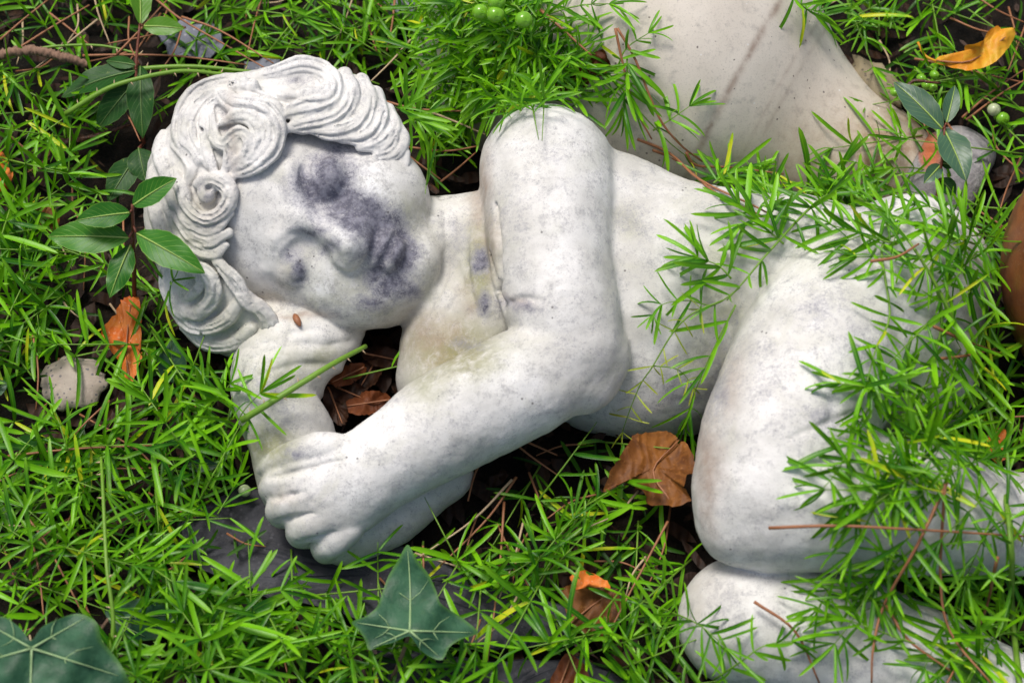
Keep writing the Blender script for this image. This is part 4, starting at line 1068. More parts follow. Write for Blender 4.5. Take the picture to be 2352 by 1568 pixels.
def plant(name, stem_pts, stem_r, leaves, label, cat='seedling', smat=None):
    root = empty(name, WP(*stem_pts[0])); o0 = root.location
    P = curve([WP(*p) for p in stem_pts], 5)
    V, Fc = tube([p-o0 for p in P], [S*stem_r*(1-.4*i/len(P)) for i in range(len(P))], 8, bump=.08)
    part('stem', mesh_np('stem', V, Fc, smat or M_STEM_RED), root)
    for k, (b, t, hw, mat, kw) in enumerate(leaves):
        me, mid = blade_mesh(WP(*b), WP(*t), S*hw, mat, seed=k+len(label), **kw)
        o = part('leaf', me, root); o.location = WP(*b)-o0
        rv, rf = tube(mid, [S*2.4*(1-.8*i/12) for i in range(13)], 5)
        part('midrib', mesh_np('midrib', rv, rf, M_RIB_D if mat == M_LAUREL_D else M_RIB), o)
        # short leaf stalk to the stem
        q = min(P, key=lambda p: (p-WP(*b)).length)
        if .0008 < (q-WP(*b)).length < .02:
            V, Fc = tube([q-o0, (q+WP(*b))/2-o0+Vector((0, 0, .0006)), WP(*b)-o0], S*2.6, 5); part('leaf_stalk', mesh_np('leaf_stalk', V, Fc, M_STEM_RED), root)
    return tag(root, label, cat)
H1 = 330
OH = lambda u, v, d=26: surf_h(u, v)+d
plant('laurel_seedling', [(309, 690, 20), (308, 600, 170), (306, 530, 270), (304, 470, H1)], 5.5, [
    ((304, 472, H1), (405, 409, max(H1, OH(405, 409))), 29, M_LAUREL, dict(cup=.35)), ((299, 488, H1-12), (174, 506, H1-5), 29, M_LAUREL, dict(cup=.25)),
    ((296, 546, H1-55), (109, 543, H1-60), 40, M_LAUREL, dict(cup=.15, wave=.08)), ((300, 563, H1-80), (252, 684, H1-110), 28, M_LAUREL, dict(cup=-.1, wave=.12)),
    ((313, 535, H1-45), (470, 626, max(H1-40, OH(470, 626, 30))), 37, M_LAUREL, dict(cup=.15, wave=.09))], 'young bay laurel seedling with five leaves spread beside the curls', 'seedling')
plant('laurel_seedling', [(330, 330, 5), (318, 240, 70), (312, 160, 110), (321, 57, 150)], 5, [
    ((323, 56, 152), (318, -62, 175), 26, M_LAUREL_B, dict(cup=.3, up=(.5, -.2, 1))), ((329, 60, 148), (424, 66, 150), 24, M_LAUREL_B, dict(cup=.2)),
    ((312, 161, 112), (141, 222, 80), 40, M_LAUREL_D, dict(cup=.2, up=(-.2, .2, 1))), ((322, 150, 108), (328, 318, 60), 33, M_LAUREL_D, dict(cup=.15, wave=.1)),
    ((308, 190, 96), (222, 297, 50), 34, M_LAUREL_D, dict(cup=.2)), ((312, 150, 118), (243, 140, 110), 16, M_LAUREL_D, dict(cup=.2)),
    ((318, 340, 40), (335, 418, 25), 34, M_LAUREL_D, dict(cup=.15)), ((312, 360, 30), (248, 462, 15), 34, M_LAUREL_D, dict(cup=.15))], 'laurel seedling with two bright top leaves and large dark leaves, at the upper left', 'seedling')
plant('laurel_seedling', [(2146, 520, 150), (2154, 430, 230), (2163, 370, 270), (2170, 290, 300)], 4, [
    ((2166, 297, 296), (2053, 188, 300), 33, M_LAUREL_G, dict(cup=.2)), ((2174, 283, 300), (2194, 196, 310), 19, M_LAUREL_G, dict(cup=.3)),
    ((2168, 295, 292), (2220, 414, 300), 36, M_LAUREL_G, dict(cup=.25, wave=.1)), ((2162, 378, 262), (2122, 421, 262), 18, M_LAUREL_G, dict(cup=.3)),
    ((2160, 374, 264), (2192, 382, 255), 12, M_LAUREL_D, dict(cup=.2)), ((2150, 450, 220), (2150, 520, 210), 24, M_LAUREL_G, dict(cup=.2)), ((2158, 410, 235), (2195, 450, 225), 20, M_LAUREL_D, dict(cup=.2))],
    'grey-green laurel seedling growing in front of the vessel rim', 'seedling')
def lone_leaf(b, t, hw, mat, label, seed, **kw):
    me, mid = blade_mesh(WP(*b), WP(*t), S*hw, mat, seed=seed, name='laurel_leaf', **kw)
    o = part('laurel_leaf', me); o.location = WP(*b)
    rv, rf = tube(mid, [S*2.2*(1-.8*i/12) for i in range(13)], 5); part('midrib', mesh_np('midrib', rv, rf, M_RIB_D), o)
    return tag(o, label, 'leaf')
lone_leaf((400, 880, 30), (392, 782, 70), 33, M_LAUREL_G, 'upright grey-green laurel leaf below the lowest curl', 21)
lone_leaf((480, 1010, 40), (370, 1000, 80), 30, M_LAUREL, 'green laurel leaf lying left of the lower arm', 22)
lone_leaf((450, 950, 40), (515, 1000, 40), 26, M_LAUREL_D, 'dark laurel leaf pressed against the lower arm', 23)
lone_leaf((40, 1005, 30), (95, 1045, 40), 22, M_LAUREL_D, 'dark oval leaf near the left edge below the beige stone', 24)
lone_leaf((430, 1070, 60), (505, 1068, 60), 15, M_LAUREL_G, 'narrow grey-green leaf left of the thumb', 25)
lone_leaf((2250, 1560, 150), (2200, 1530, 210), 34, M_LAUREL_B, 'bright green broad leaf at the bottom right edge', 26)
lone_leaf((-25, 900, 50), (18, 880, 60), 20, M_LAUREL_G, 'pale leaf tip at the left edge beside the beige stone', 27)

# ------------------------------------------------------------------ lobed leaves (ivy, fallen leaves) from an outline
def outline_leaf(outline, c, hfun, mat, name, origin, rings=7, sub=4, seed=0, jag=0.0, soft=.45):
    r = random.Random(seed); m = len(outline); ring = []
    for i in range(m):
        p = [np.array(outline[(i+k) % m], float) for k in (-1, 0, 1, 2)]
        for j in range(sub):
            t = j/sub; q = .5*((2*p[1])+(-p[0]+p[2])*t+(2*p[0]-5*p[1]+4*p[2]-p[3])*t*t+(-p[0]+3*p[1]-3*p[2]+p[3])*t**3)
            q = p[1]+(p[2]-p[1])*t*(1-soft)+(q-p[1])*soft
            ring.append(q+np.array([r.uniform(-jag, jag), r.uniform(-jag, jag)]))
    N = len(ring); c = np.array(c, float); V, A, Fc = [], [], []
    V.append(tuple(WP(c[0], c[1], hfun(c[0], c[1], 0))-origin)); A.append((0, 0, seed*.13 % 1))
    for k in range(1, rings+1):
        f = k/rings
        for q in ring:
            p = c+(q-c)*f; V.append(tuple(WP(p[0], p[1], hfun(p[0], p[1], f))-origin)); A.append((f, f, seed*.13 % 1))
    for i in range(N): Fc.append((0, 1+(i+1) % N, 1+i))
    for k in range(rings-1):
        for i in range(N):
            a = 1+k*N+i; b = 1+k*N+(i+1) % N; Fc.append((a, b, b+N, a+N))
    return mesh_np(name, V, Fc, mat, {'lt': A})
def ivy_mat():
    q = NT('ivy_leaf'); P = q.coords(); a = q.noise(70, 4, .6, P); b = q.noise(300, 4, .7, P); lt = q.attr('lt')
    col = q.mix(q.ramp(a, .35, .65), (.018, .066, .032), (.040, .115, .060))
    col = q.mix(q.math('MULTIPLY', q.ramp(b, .55, .7), .5), col, (.05, .12, .05))
    col = q.mix(q.ramp(lt[0], .9, 1.0, 0, .5), col, (.08, .20, .02))
    return q.done(q.pbr(col, .42, q.bump(q.math('ADD', a, b), .5, .0012), .25))
M_IVY = ivy_mat()
def ivy(outline, c, hc, veins, stalk, label, seed, droop=62):
    root = empty('ivy_leaf', WP(c[0], c[1], hc))
    rad = max(math.hypot(p[0]-c[0], p[1]-c[1]) for p in outline)
    hf = lambda u, v, f: hc-droop*(math.hypot(u-c[0], v-c[1])/rad)**2+9*math.sin(u*.045+v*.03+seed)+5*math.sin(u*.02-v*.06)
    bl = part('blade', outline_leaf(outline, c, hf, M_IVY, 'blade', root.location, seed=seed, rings=10, sub=6, soft=.9), root)
    for vn in veins:
        P = [WP(c[0]+(vn[0]-c[0])*t+vn[2]*math.sin(t*math.pi), c[1]+(vn[1]-c[1])*t, hf(c[0]+(vn[0]-c[0])*t, c[1]+(vn[1]-c[1])*t, 0)+1.5)-root.location for t in np.linspace(0, .94, 9)]
        V, Fc = tube(P, [S*2.8*(1-.8*i/8) for i in range(9)], 5); part('vein', mesh_np('vein', V, Fc, M_RIB_I), bl)
        for sgn in (-1, 1):
            for t0 in (.38,):
                b0 = P[int(t0*8)]; dv = (P[min(8, int(t0*8)+2)]-b0); nrm = Vector((0, -.4, 1)).cross(dv).normalized()*sgn
                e = b0+dv*1.0+nrm*dv.length*.9; e2 = b0+dv*.4+nrm*dv.length*.5+Vector((0, 0, .0002))
                V, Fc = tube([b0, e2, e-Vector((0, 0, .0006))], [S*1.2, S*.9, S*.4], 4); part('vein', mesh_np('vein', V, Fc, M_RIB_I), bl)
    P = curve([WP(*p) for p in stalk], 4); V, Fc = tube([p-root.location for p in P], S*4.5, 7)
    part('leaf_stalk', mesh_np('leaf_stalk', V, Fc, M_TWIG), root)
    return tag(root, label, 'ivy leaf')
ivy([(936, 1250), (956, 1282), (984, 1318), (1002, 1356), (1012, 1384), (1040, 1404), (1072, 1426), (1098, 1452), (1062, 1466), (1034, 1484), (1016, 1514), (988, 1508), (964, 1490), (944, 1462), (926, 1464), (900, 1476), (872, 1482), (848, 1492), (838, 1468), (824, 1446), (808, 1428), (840, 1414), (866, 1392), (878, 1360), (892, 1322), (914, 1286)], (941, 1448), 205,
    [(935, 1252, 4), (1092, 1452, 0), (812, 1428, 0), (1012, 1510, 0), (852, 1488, 0)], [(941, 1448, 200), (925, 1500, 120), (900, 1560, 20)], 'pointed three-lobed ivy leaf in the middle of the bottom edge', 3)
ivy([(71, 1470), (95, 1440), (130, 1422), (179, 1408), (222, 1428), (235, 1470), (277, 1524), (297, 1580), (240, 1620), (160, 1660), (70, 1730), (0, 1660), (-90, 1610), (-130, 1540), (-90, 1470), (-50, 1425), (5, 1415), (45, 1440)], (73, 1488), 330,
    [(200, 1415, 0), (285, 1555, 0), (66, 1715, 0), (-115, 1540, 0), (-40, 1425, 0)], [(73, 1488, 325), (60, 1540, 200), (40, 1600, 20)], 'large dark ivy leaf cut off by the bottom left corner', 5)
ivy([(240, 1400), (300, 1375), (360, 1380), (420, 1410), (400, 1450), (340, 1470), (280, 1460)], (250, 1420), 60, [(415, 1410, 0), (340, 1465, 0)], [(250, 1420, 55), (230, 1450, 30), (220, 1480, 5)], 'shaded ivy leaf half hidden under ferns beside the corner ivy leaf', 8, 20)

# ------------------------------------------------------------------ fallen leaves
def dry_mat(name, a, b, c, rough=.6):
    q = NT(name); P = q.coords(); n1 = q.noise(60, 5, .65, P, .6); n2 = q.noise(420, 4, .7, P); lt = q.attr('lt')
    col = q.mix(q.ramp(n1, .3, .7), a, b); col = q.mix(q.math('MULTIPLY', q.ramp(n2, .56, .7), .6), col, c)
    w = q.n('ShaderNodeTexWave', {'Vector': P, 'Scale': 55.0, 'Distortion': 6.0, 'Detail': 2.0}).outputs['Fac']
    col = q.mix(q.ramp(w, .85, 1.0, 0, .10), col, c)
    sh = q.pbr(col, rough, q.bump(q.math('ADD', q.math('MULTIPLY', w, .5), n1), .6, .0015), .35)
    tr = q.n('ShaderNodeBsdfTranslucent', {'Color': col}).outputs[0]
    return q.done(q.n('ShaderNodeMixShader', {0: .12, 1: sh, 2: tr}).outputs[0])
M_DRY = dry_mat('brown_leaf', (.11, .036, .008), (.26, .095, .016), (.40, .17, .045))
M_DRY_D = dry_mat('dark_brown_leaf', (.014, .006, .003), (.050, .018, .007), (.085, .034, .012))
M_DRY_O = dry_mat('orange_leaf', (.68, .13, .012), (.74, .24, .04), (.74, .46, .28))
M_DRY_Y = dry_mat('yellow_leaf', (.72, .27, .012), (.72, .42, .03), (.62, .13, .015), .5)
M_DRY_R = dry_mat('rust_leaf', (.10, .026, .007), (.20, .055, .014), (.26, .09, .03))
def fallen(outline, h, mat, label, seed, curl=30, jag=2, c=None, hp=None, stalk=None, rib=None):
    c = c or tuple(np.mean(outline, 0)); rad = max(math.hypot(p[0]-c[0], p[1]-c[1]) for p in outline); r = random.Random(seed); k1, k2 = r.uniform(0, 6), r.uniform(0, 6)
    root = empty('fallen_leaf', WP(c[0], c[1], h))
    hf = lambda u, v, f: (hp(u, v) if hp else h)+curl*f*f*math.sin(2*math.atan2(v-c[1], u-c[0])+k1)+curl*.45*f**3*math.sin((u*.9+v*.5)*3.2/rad+k2)+curl*.22*math.sin((u*.4-v)*4.6/rad+k1)+3*math.sin(u*.12+v*.09)
    bl = part('blade', outline_leaf(outline, c, hf, mat, 'blade', root.location, seed=seed, jag=jag, rings=8, sub=5), root)
    if rib:
        P = curve([WP(u, v, hf(u, v, min(1, math.hypot(u-c[0], v-c[1])/rad))+2)-root.location for u, v in rib], 4)
        V, Fc = tube(P, [S*2.8*(1-.6*i/len(P)) for i in range(len(P))], 5); part('midrib', mesh_np('midrib', V, Fc, M_NEEDLE), bl)
    if stalk:
        P = curve([WP(*p)-root.location for p in stalk], 4); V, Fc = tube(P, S*3.2, 6); part('leaf_stalk', mesh_np('leaf_stalk', V, Fc, mat), root)
    return tag(root, label, 'dead leaf')
fallen([(1441, 1022), (1457, 998), (1489, 993), (1532, 990), (1554, 1004), (1556, 1018), (1575, 1014), (1594, 1049), (1598, 1081), (1575, 1092), (1572, 1118), (1588, 1150), (1546, 1162), (1489, 1159), (1481, 1130), (1436, 1106), (1405, 1106), (1384, 1130), (1406, 1073), (1425, 1047)], 120, M_DRY, 'big curled brown dead leaf wedged between belly and knee', 1, 34, 2.5, rib=[(1540, 1150), (1500, 1080), (1560, 1010)])
fallen([(2162, 128), (2209, 131), (2218, 106), (2262, 94), (2268, 72), (2292, 58), (2300, 67), (2328, 64), (2332, 78), (2318, 109), (2281, 147), (2228, 163), (2187, 156), (2145, 143)], 120, M_DRY_Y, 'yellow and orange curled leaf at the top right corner', 2, 22, 1.5, hp=lambda u, v: 110+(u-2140)*.25+(150-v)*.35, rib=[(2150, 140), (2230, 140), (2310, 85)], stalk=[(2150, 141, 112), (2125, 128, 112), (2108, 97, 125)])
fallen([(286, 683), (316, 683), (325, 722), (322, 797), (326, 820), (313, 853), (300, 880), (286, 860), (262, 815), (235, 772), (232, 752), (265, 722), (271, 704)], 55, M_DRY_O, 'orange and pink torn leaf standing among ferns below the laurel seedling', 3, 14, 3, rib=[(298, 880), (290, 800), (300, 700)], stalk=[(300, 878, 55), (299, 895, 40), (298, 915, 20)])
fallen([(-30, 330), (8, 352), (30, 392), (22, 428), (0, 447), (-35, 440)], 45, M_DRY_O, 'orange leaf cut by the left edge', 4, 18)
fallen([(1262, 208), (1280, 168), (1318, 150), (1352, 158), (1358, 186), (1340, 212), (1300, 218)], 60, M_DRY_R, 'rust-brown leaf lying on the vessel under the fern', 5, 10, hp=lambda u, v: max(surf_h(u, v), 20)+22, rib=[(1265, 200), (1310, 185), (1350, 172)])
fallen([(1350, 130), (1385, 112), (1402, 150), (1386, 176), (1356, 168)], 60, M_DRY_R, 'small rust-brown leaf on the vessel beside the star-shaped tuft', 6, 10, hp=lambda u, v: max(surf_h(u, v), 20)+20)
fallen([(2278, 985), (2312, 988), (2314, 1050), (2288, 1066), (2264, 1028)], 110, M_DRY_O, 'orange leaf scrap behind the ferns right of the calf', 7, 10)
fallen([(1310, 1322), (1345, 1308), (1396, 1334), (1402, 1350), (1356, 1346), (1322, 1352)], 80, M_DRY_O, 'bright orange-red leaf scrap in the ferns below the forearm', 8, 12)
fallen([(1290, 1350), (1350, 1335), (1420, 1360), (1430, 1420), (1380, 1470), (1310, 1430)], 30, M_DRY, 'tan dead leaf on the soil below the orange scrap', 9, 12, rib=[(1300, 1440), (1360, 1390), (1420, 1350)])
fallen([(1262, 1565), (1300, 1498), (1348, 1530), (1352, 1580), (1300, 1600)], 30, M_DRY_R, 'rust-brown leaf at the bottom edge right of the slate', 10, 10, rib=[(1280, 1590), (1310, 1510)])
fallen([(75, 478), (110, 468), (138, 500), (128, 540), (95, 530)], 30, M_DRY, 'pale brown leaf under ferns left of the laurel seedling', 11, 10)
fallen([(2225, 1400), (2290, 1390), (2330, 1430), (2270, 1460)], 20, M_DRY_D, 'dark brown leaf on the soil below the calf', 12, 10)
HOLE = [((800, 900), 60, .4, M_DRY_D), ((850, 850), 55, 2.1, M_DRY_D), ((770, 930), 50, 1.2, M_DRY_D), ((845, 925), 55, 3.0, M_DRY_R), ((880, 820), 50, .2, M_DRY_D), ((800, 860), 45, 2.7, M_DRY_R)]
HL = ['dark brown leaf deep in the hollow under the chin', 'dark leaf at the right wall of the hollow', 'brown leaf at the lower left of the hollow by the wrist', 'rust leaf at the foot of the hollow above the forearm', 'dark leaf at the top of the hollow below the chin', 'rust leaf in the middle of the hollow']
def oval(c, L, a, ratio=.5, n=12):
    return [(c[0]+L*math.cos(t)*math.cos(a)-L*ratio*math.sin(t)*math.sin(a), c[1]+L*math.cos(t)*math.sin(a)+L*ratio*math.sin(t)*math.cos(a)) for t in np.linspace(0, 2*math.pi, n, endpoint=False)]
for k, (c, L, a, m) in enumerate(HOLE): fallen(oval(c, L, a), 8+4*k, m, HL[k], 30+k, 12, 2, rib=[(c[0]-L*.9*math.cos(a), c[1]-L*.9*math.sin(a)), c, (c[0]+L*.9*math.cos(a), c[1]+L*.9*math.sin(a))])
# leaf litter on the soil, seen only as dark brown scraps between the stems
def litter():
    r = np.random.default_rng(3); VV, FF, AA = [], [], []; off = 0
    for _ in range(2600):
        u, v = r.uniform(-300, 2700), r.uniform(-250, 1900)
        p = np.array(WP(u, v, r.uniform(-46, -12))); a = r.uniform(0, 6.283); L = S*r.uniform(14, 60); w = L*r.uniform(.06, .5); t1, t2 = r.uniform(-.35, .35, 2)
        ex = np.array([math.cos(a), math.sin(a), t1]); ey = np.array([-math.sin(a), math.cos(a), t2])
        VV.append(np.array([p-ex*L, p-ex*L*.3+ey*w, p+ex*L*.5+ey*w*.8, p+ex*L, p+ex*L*.4-ey*w, p-ex*L*.4-ey*w*.9])); FF.append(np.array([[0, 5, 1, 1], [5, 4, 2, 1], [4, 3, 2, 2]])+off); off += 6
    V = np.concatenate(VV); Fq = [tuple(dict.fromkeys(f)) for f in np.concatenate(FF).tolist()]
    me = mesh_np('leaf_litter', V, Fq, M_DRY_D, {'lt': np.zeros_like(V)}, smooth=False)
    tag(part('leaf_litter', me), 'dark brown leaf litter between the stems', 'litter', kind='stuff')
litter()

# ------------------------------------------------------------------ pine needles, stems, twigs
def needle(P, label, mat=None, r0=3.2, group=None, name='pine_needle', cat='needle'):
    o0 = P[0]; V, Fc = tube([p-o0 for p in P], [S*r0*(1-.45*i/(len(P)-1)) for i in range(len(P))], 6)
    o = part(name, mesh_np(name, V, Fc, mat or M_NEEDLE)); o.location = o0
    return tag(o, label, cat, group)
NEED = [([(0, 92), (54, 45), (110, 0)], 60, 'dry pine needle in the top left corner'), ([(30, 119), (120, 62), (205, 12)], 70, 'straight dry needle crossing the top left ferns'),
 ([(113, 30), (160, 66), (205, 103)], 65, 'short dry needle below the top left corner'), ([(268, 125), (330, 60), (384, 0)], 80, 'dry needle crossing behind the bright laurel leaf'),
 ([(360, 0), (417, 45), (520, 105), (616, 161)], 90, 'long brown needle running from the top edge to the crown of the head'), ([(417, 39), (506, 71), (628, 146)], 95, 'second long brown needle beside the crown'),
 ([(190, 128), (300, 126), (417, 130), (566, 149)], 75, 'long wavy brown needle left of the crown'),
 ([(888, 234), (973, 252), (1166, 257)], 130, 'long reddish needle between hair and shoulder'), ([(983, 255), (1052, 282), (1114, 309)], 125, 'tan needle slanting down to the shoulder'),
 ([(930, 337), (1022, 347), (1097, 336)], 100, 'curved reddish needle over the neck gap'), ([(927, 349), (970, 382), (1012, 412)], 90, 'short needle beside the dark twig'), ([(1006, 422), (1050, 388), (1094, 349)], 85, 'pale brown needle in the neck gap leaning on the shoulder'),
 ([(907, 0), (900, 60), (888, 118)], 80, 'upright needle at the top edge right of the hair'), ([(943, 92), (900, 140), (852, 187)], 90, 'needle slanting to the right-hand curls'), ([(835, 16), (850, 70), (865, 118)], 70, 'thin needle above the right-hand curls'),
 ([(45, 1164), (104, 1244), (150, 1330), (185, 1399)], 90, 'orange-brown needle slanting down at the lower left'), ([(71, 1235), (89, 1309), (101, 1422)], 80, 'second orange-brown needle above the corner ivy leaf'),
 ([(18, 1047), (178, 1030), (357, 1022)], 95, 'long horizontal needle at the left below the beige stone'), ([(1176, 1101), (1087, 1193), (965, 1277)], 80, 'pale brown needle pointing at the clasped hands'), ([(1186, 1095), (1120, 1190), (1010, 1300)], 70, 'darker needle beside the pale one below the forearm'),
 ([(1158, 1152), (1147, 1309), (1120, 1518)], 60, 'long upright needle right of the middle ivy leaf'), ([(1534, 1197), (1500, 1260), (1405, 1440)], 110, 'rust needle left of the folded knee'), ([(1115, 1040), (1090, 1090), (1075, 1150)], 60, 'needle in the shade under the forearm'),
 ([(1140, 980), (1210, 1040), (1280, 1090)], 60, 'tan needle below the elbow'), ([(1200, 1010), (1280, 1045)], 50, 'red needle end below the elbow')]
for k, (uv, h, lab) in enumerate(NEED): needle(curve([WP(u, v, max(h, 10)) for u, v in uv], 5), lab, M_NEEDLE_P if k in (8, 13, 18) else None)
LAIDN = [([(1413, 65), (1432, 153), (1455, 241), (1497, 320)], 32, 'reddish vine stem lying on the vessel, left of two'), ([(1418, 65), (1460, 139), (1511, 265), (1560, 330), (1613, 371)], 30, 'reddish vine stem lying on the vessel, right of two'),
 ([(1464, 320), (1539, 353), (1608, 413), (1724, 469), (1761, 488)], 22, 'brown bundled needle along the edge of the back'), ([(1500, 345), (1560, 372), (1640, 440), (1750, 496)], 20, 'second brown needle along the edge of the back'),
 ([(1576, 350), (1600, 380), (1680, 385), (1800, 400)], 40, 'dark wiry root between back and vessel'), ([(1241, 23), (1300, 75), (1359, 128)], 60, 'needle on the vessel above the shoulder'),
 ([(1766, 1212), (1920, 1207), (2108, 1216), (2352, 1231)], [50, 80, 85, 80], 'long straight reddish needle lying across the knee and calf'), ([(2175, 1107), (2108, 1250), (2032, 1385), (2006, 1486), (2002, 1568)], [60, 70, 80, 80, 80], 'long brown needle curving down over both legs'),
 ([(2171, 1111), (2160, 1317), (2182, 1449), (2276, 1568)], [70, 80, 80, 80], 'long brown needle bending to the right over the lower leg'), ([(2291, 1280), (2257, 1419), (2175, 1568)], [90, 90, 90], 'brown needle leaning left below the calf'),
 ([(2036, 1389), (2085, 1467), (2182, 1539)], 50, 'short brown needle on the lower shin'), ([(1732, 1381), (1826, 1449), (1882, 1568)], 30, 'reddish needle lying on the lower knee'),
 ([(2145, 750), (2220, 784), (2314, 817)], 70, 'reddish needle on the back of the thigh'), ([(2150, 825), (2230, 815), (2292, 799)], 75, 'reddish needle crossing the thigh needle'), ([(2000, 600), (2060, 590), (2110, 560)], 90, 'thin needle on the hip')]
for k, (uv, lift, lab) in enumerate(LAIDN): needle(laid(uv, lift, 5), lab, r0=3.6 if k < 5 else 4.0)
for (uv, lab) in (([(2100, 135), (2180, 150), (2260, 170), (2352, 190)], 'long needle below the yellow leaf'), ([(2210, 270), (2280, 210), (2352, 160)], 'needle right of the vessel rim'), ([(2220, 275), (2300, 215), (2352, 185)], 'second needle right of the vessel rim'), ([(2280, 290), (2290, 340), (2350, 400)], 'curved needle in the dark gap by the rim')):
    needle(curve([WP(u, v, 60) for u, v in uv], 5), lab)
k = 0; tries = 0
while k < 90 and tries < 4000:
    tries += 1; u, v = R.uniform(-40, 2400), R.uniform(-40, 1600)
    if on_statue(u, v, 24) or on_vessel(u, v): continue
    a = R.uniform(0, 3.14); L = R.uniform(80, 190); h = R.uniform(-10, 70); b = R.uniform(-14, 14)
    uv = [(u-L*.5*math.cos(a), v-L*.5*math.sin(a)), (u+b*math.sin(a), v-b*math.cos(a)), (u+L*.5*math.cos(a), v+L*.5*math.sin(a))]
    if any(on_statue(*q, 16) for q in uv): continue
    z = zone(u, v)
    needle(curve([WP(uv[0][0], uv[0][1], h), WP(uv[1][0], uv[1][1], h+8), WP(uv[2][0], uv[2][1], h+R.uniform(-15, 25))], 4), place_words(u, v, a, 0, 'dry pine needle' if k % 4 else 'pale straw needle'), None if k % 4 else M_NEEDLE_P, 2.8, 'pine needles among the ferns'); k += 1

def thorny(P, r, label, mat, seed, name='thorny_stem', thorn=9):
    q = random.Random(seed); root = empty(name, P[0]); rel = [p-P[0] for p in P]
    V, Fc = tube(rel, [S*r*(1-.35*i/(len(rel)-1)) for i in range(len(rel))], 9); part('stem', mesh_np('stem', V, Fc, mat), root)
    for i in range(2, len(rel)-1, 3):
        t = (rel[i+1]-rel[i-1]).normalized(); sd_ = t.cross(Vector((0, -.4, 1))).normalized()*q.choice((-1, 1)); up = Vector((0, -.2, .5))
        tipv = rel[i]+(sd_+up*.3+t*.4).normalized()*S*(r+thorn); V, Fc = tube([rel[i], rel[i]*.4+tipv*.6, tipv], [S*3, S*1.6, S*.2], 5)
        part('thorn', mesh_np('thorn', V, Fc, M_NEEDLE_P), root)
    return tag(root, label, 'stem')
thorny(curve([WP(555, 965, 190), WP(620, 925, 225), WP(700, 875, 235), WP(770, 832, 215), WP(840, 795, 150)], 6), 8, 'green thorny stem lying across the lower arm into the hollow', M_STEM, 1)
thorny(curve([WP(150, 262, 90), WP(238, 208, 130), WP(312, 182, 140), WP(417, 163, 130), WP(525, 172, 100)], 6), 6.5, 'thick green thorny stem passing over the dark laurel leaves', M_STEM, 2)
thorny(curve([WP(280, 166, 95), WP(350, 156, 100), WP(450, 153, 100), WP(585, 166, 85)], 6), 6.5, 'thick green stem running to the crown of the head', M_STEM, 3)
thorny(curve([WP(0, 140, 60), WP(100, 110, 80), WP(230, 105, 80), WP(340, 130, 70)], 6), 4, 'thin green stem along the upper left', M_STEM, 4)
thorny(curve([WP(232, 1570, 150), WP(260, 1440, 200), WP(245, 1300, 230), WP(236, 1120, 200), WP(232, 1050, 150)], 6), 5, 'long fern stem standing at the lower left', M_STEM, 5)
def twig(P, r, label, mat, seed):
    V, Fc = tube([p-P[0] for p in P], [S*r*(1-.25*i/(len(P)-1)) for i in range(len(P))], 10, bump=.16 if r < 10 else .34, seed=seed)
    o = part('twig', mesh_np('twig', V, Fc, mat)); o.location = P[0]; return tag(o, label, 'twig')
twig(curve([WP(-40, 130, 70), WP(0, 125, 75), WP(74, 116, 80), WP(134, 128, 78), WP(202, 148, 60)], 22), 13, 'knobbly bark-covered twig at the upper left edge', M_TWIG, 1)
q_ = NT('wet_bark'); nb = q_.noise(250, 4, .7, q_.coords())
M_WET = q_.done(q_.pbr(q_.mix(q_.ramp(nb, .3, .7), (.02, .008, .005), (.16, .06, .03)), .35, q_.bump(nb, .8, .002)))
twig(curve([WP(908, 358, 250), WP(935, 385, 245), WP(965, 412, 225), WP(1004, 440, 180)], 7), 9, 'short dark wet twig leaning between cheek and hair', M_WET, 2)
twig(curve([WP(2075, 208, 140), WP(2098, 186, 150), WP(2128, 188, 150), WP(2160, 192, 140)], 5), 4, 'thin dark twig behind the grey-green laurel leaves', M_WET, 3)
twig(curve([WP(180, 322, 25), WP(240, 306, 30), WP(300, 285, 30)], 6), 6, 'dark twig under the ferns left of the forelock', M_WET, 4)

# ------------------------------------------------------------------ berries and a husk
def berry_mat(name, a, b):
    q = NT(name); n1 = q.noise(160, 3, .5, q.coords())
    return q.done(q.pbr(q.mix(n1, a, b), .18, None, .6, **{'Subsurface Weight': .15, 'Subsurface Radius': (.003, .004, .001)}))
M_BERRY = berry_mat('green_berry', (.13, .36, .012), (.22, .48, .03)); M_BERRY_P = berry_mat('pale_berry', (.36, .44, .22), (.50, .56, .36))
def berry(u, v, h, r, label, mat=None, stalk=True, oval_=1.0, group=None):
    root = empty('berry', WP(u, v, h)); V, Fc, n, m = [], [], 18, 12
    for i in range(m+1):
        t = math.pi*i/m
        for j in range(n):
            p = 2*math.pi*j/n; rr = S*r*(1+(.03*math.cos(2*p)))
            V.append((rr*math.sin(t)*math.cos(p), rr*math.sin(t)*math.sin(p), oval_*rr*(math.cos(t)-.10*math.exp(-(t/.35)**2))))
    i = np.arange(m)[:, None]*n+np.arange(n)[None, :]; j = np.arange(m)[:, None]*n+(np.arange(n)[None, :]+1) % n
    o = part('fruit', mesh_np('fruit', V, np.stack([i, i+n, j+n, j], -1).reshape(-1, 4), mat or M_BERRY), root); o.rotation_euler = (.7, .4, 0)
    if stalk:
        V, Fc = tube([Vector((-.3*S*r, S*r*.8, S*r*.5)), Vector((-.8*S*r, S*r*1.5, S*r*.5)), Vector((-1.4*S*r, S*r*2, 0))], S*2, 5); part('stalk', mesh_np('stalk', V, Fc, M_STEM), root)
    return tag(root, label, 'berry', group)
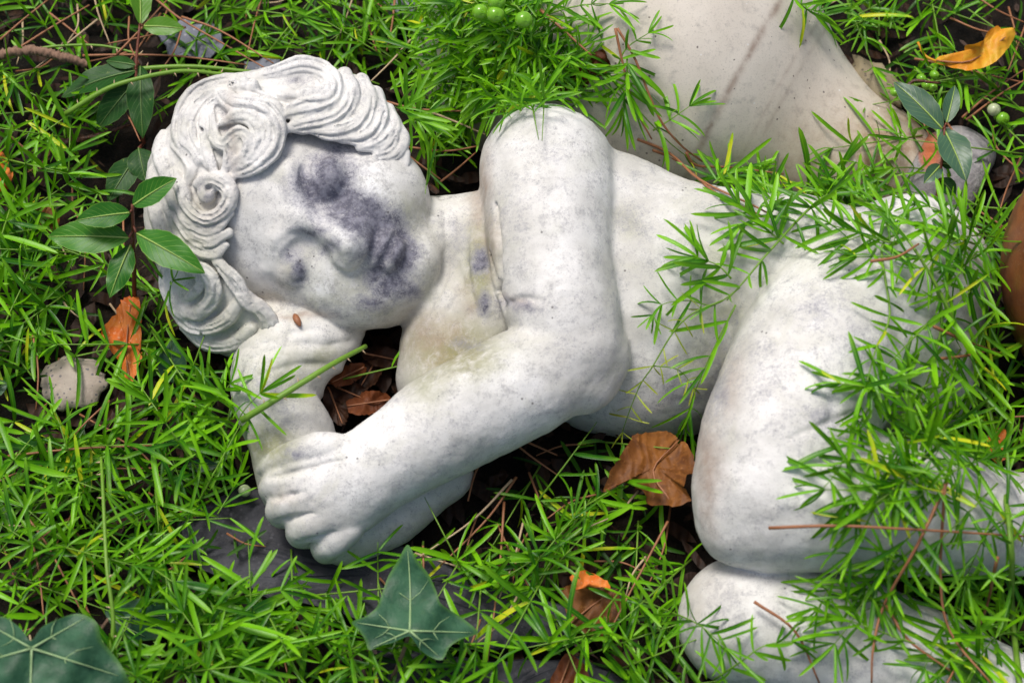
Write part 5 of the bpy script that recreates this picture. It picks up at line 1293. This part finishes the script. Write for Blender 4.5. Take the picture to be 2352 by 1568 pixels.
for (u, v, r, lab) in ((1104, 28, 19, 'glossy green berry, leftmost of the four at the top edge'), (1138, 34, 20, 'glossy green berry, lowest of the three close together at the top edge'), (1141, 4, 20, 'glossy green berry cut by the top edge'), (1203, 46, 20, 'glossy green berry hanging alone, rightmost at the top edge')):
    berry(u, v, surf_h(u, v)+150, r, lab)
berry(2283, 252, 70, 16, 'greyish green berry in the dark gap right of the rim', M_BERRY_P); berry(2303, 272, 60, 16, 'second dull berry in the dark gap right of the rim')
berry(562, 1126, 40, 14, 'pale cream berry beside the fingers', M_BERRY_P, False)
for k, (u, v) in enumerate(((2116, 180), (2146, 172), (2128, 196), (2142, 200), (2055, 212))): berry(u, v, 120, 11, ['yellow-green bud nearest the laurel leaf tip', 'yellow-green bud highest in the cluster', 'yellow-green bud in the middle of the cluster', 'yellow-green bud lowest right in the cluster', 'yellow-green bud beside the vessel neck'][k], None, True, 1.25)
hk = curve([WP(676, 722, surf_h(676, 722)+6), WP(683, 736, surf_h(683, 736)+10), WP(690, 750, surf_h(690, 750)+8)], 4)
V, Fc = tube([p-hk[0] for p in hk], [S*x for x in (3, 6, 7.5, 8, 8, 7, 5.5, 3.5, 1)][:len(hk)], 8)
o = part('seed_husk', mesh_np('seed_husk', V, Fc, M_NEEDLE)); o.location = hk[0]; tag(o, 'tiny brown seed husk stuck under the lower cheek', 'seed')

# ------------------------------------------------------------------ tell look-alike neighbours apart by how far back they stand
from collections import defaultdict
same = defaultdict(list)
for o in list(COL.objects):
    if o.parent is None and 'label' in o and 'group' in o: same[o['label']].append(o)
for lab, L in same.items():
    if len(L) < 2: continue
    L.sort(key=lambda o: o.location.y)
    words_ = {2: ['nearer one', 'farther one'], 3: ['nearest', 'middle one', 'farthest']}.get(len(L)) or ['nearest', 'second nearest']+['middle one']*(len(L)-4)+['second farthest', 'farthest']
    for o, w_ in zip(L, words_):
        if len((lab+' '+w_).split()) > 16: w_ = w_.replace(' one', '').replace('second ', '')
        o['label'] = (lab+', '+w_) if len((lab+' '+w_).split()) <= 16 else lab.replace('farther from the edge', 'inward').replace('green fern', 'fern')+', '+w_
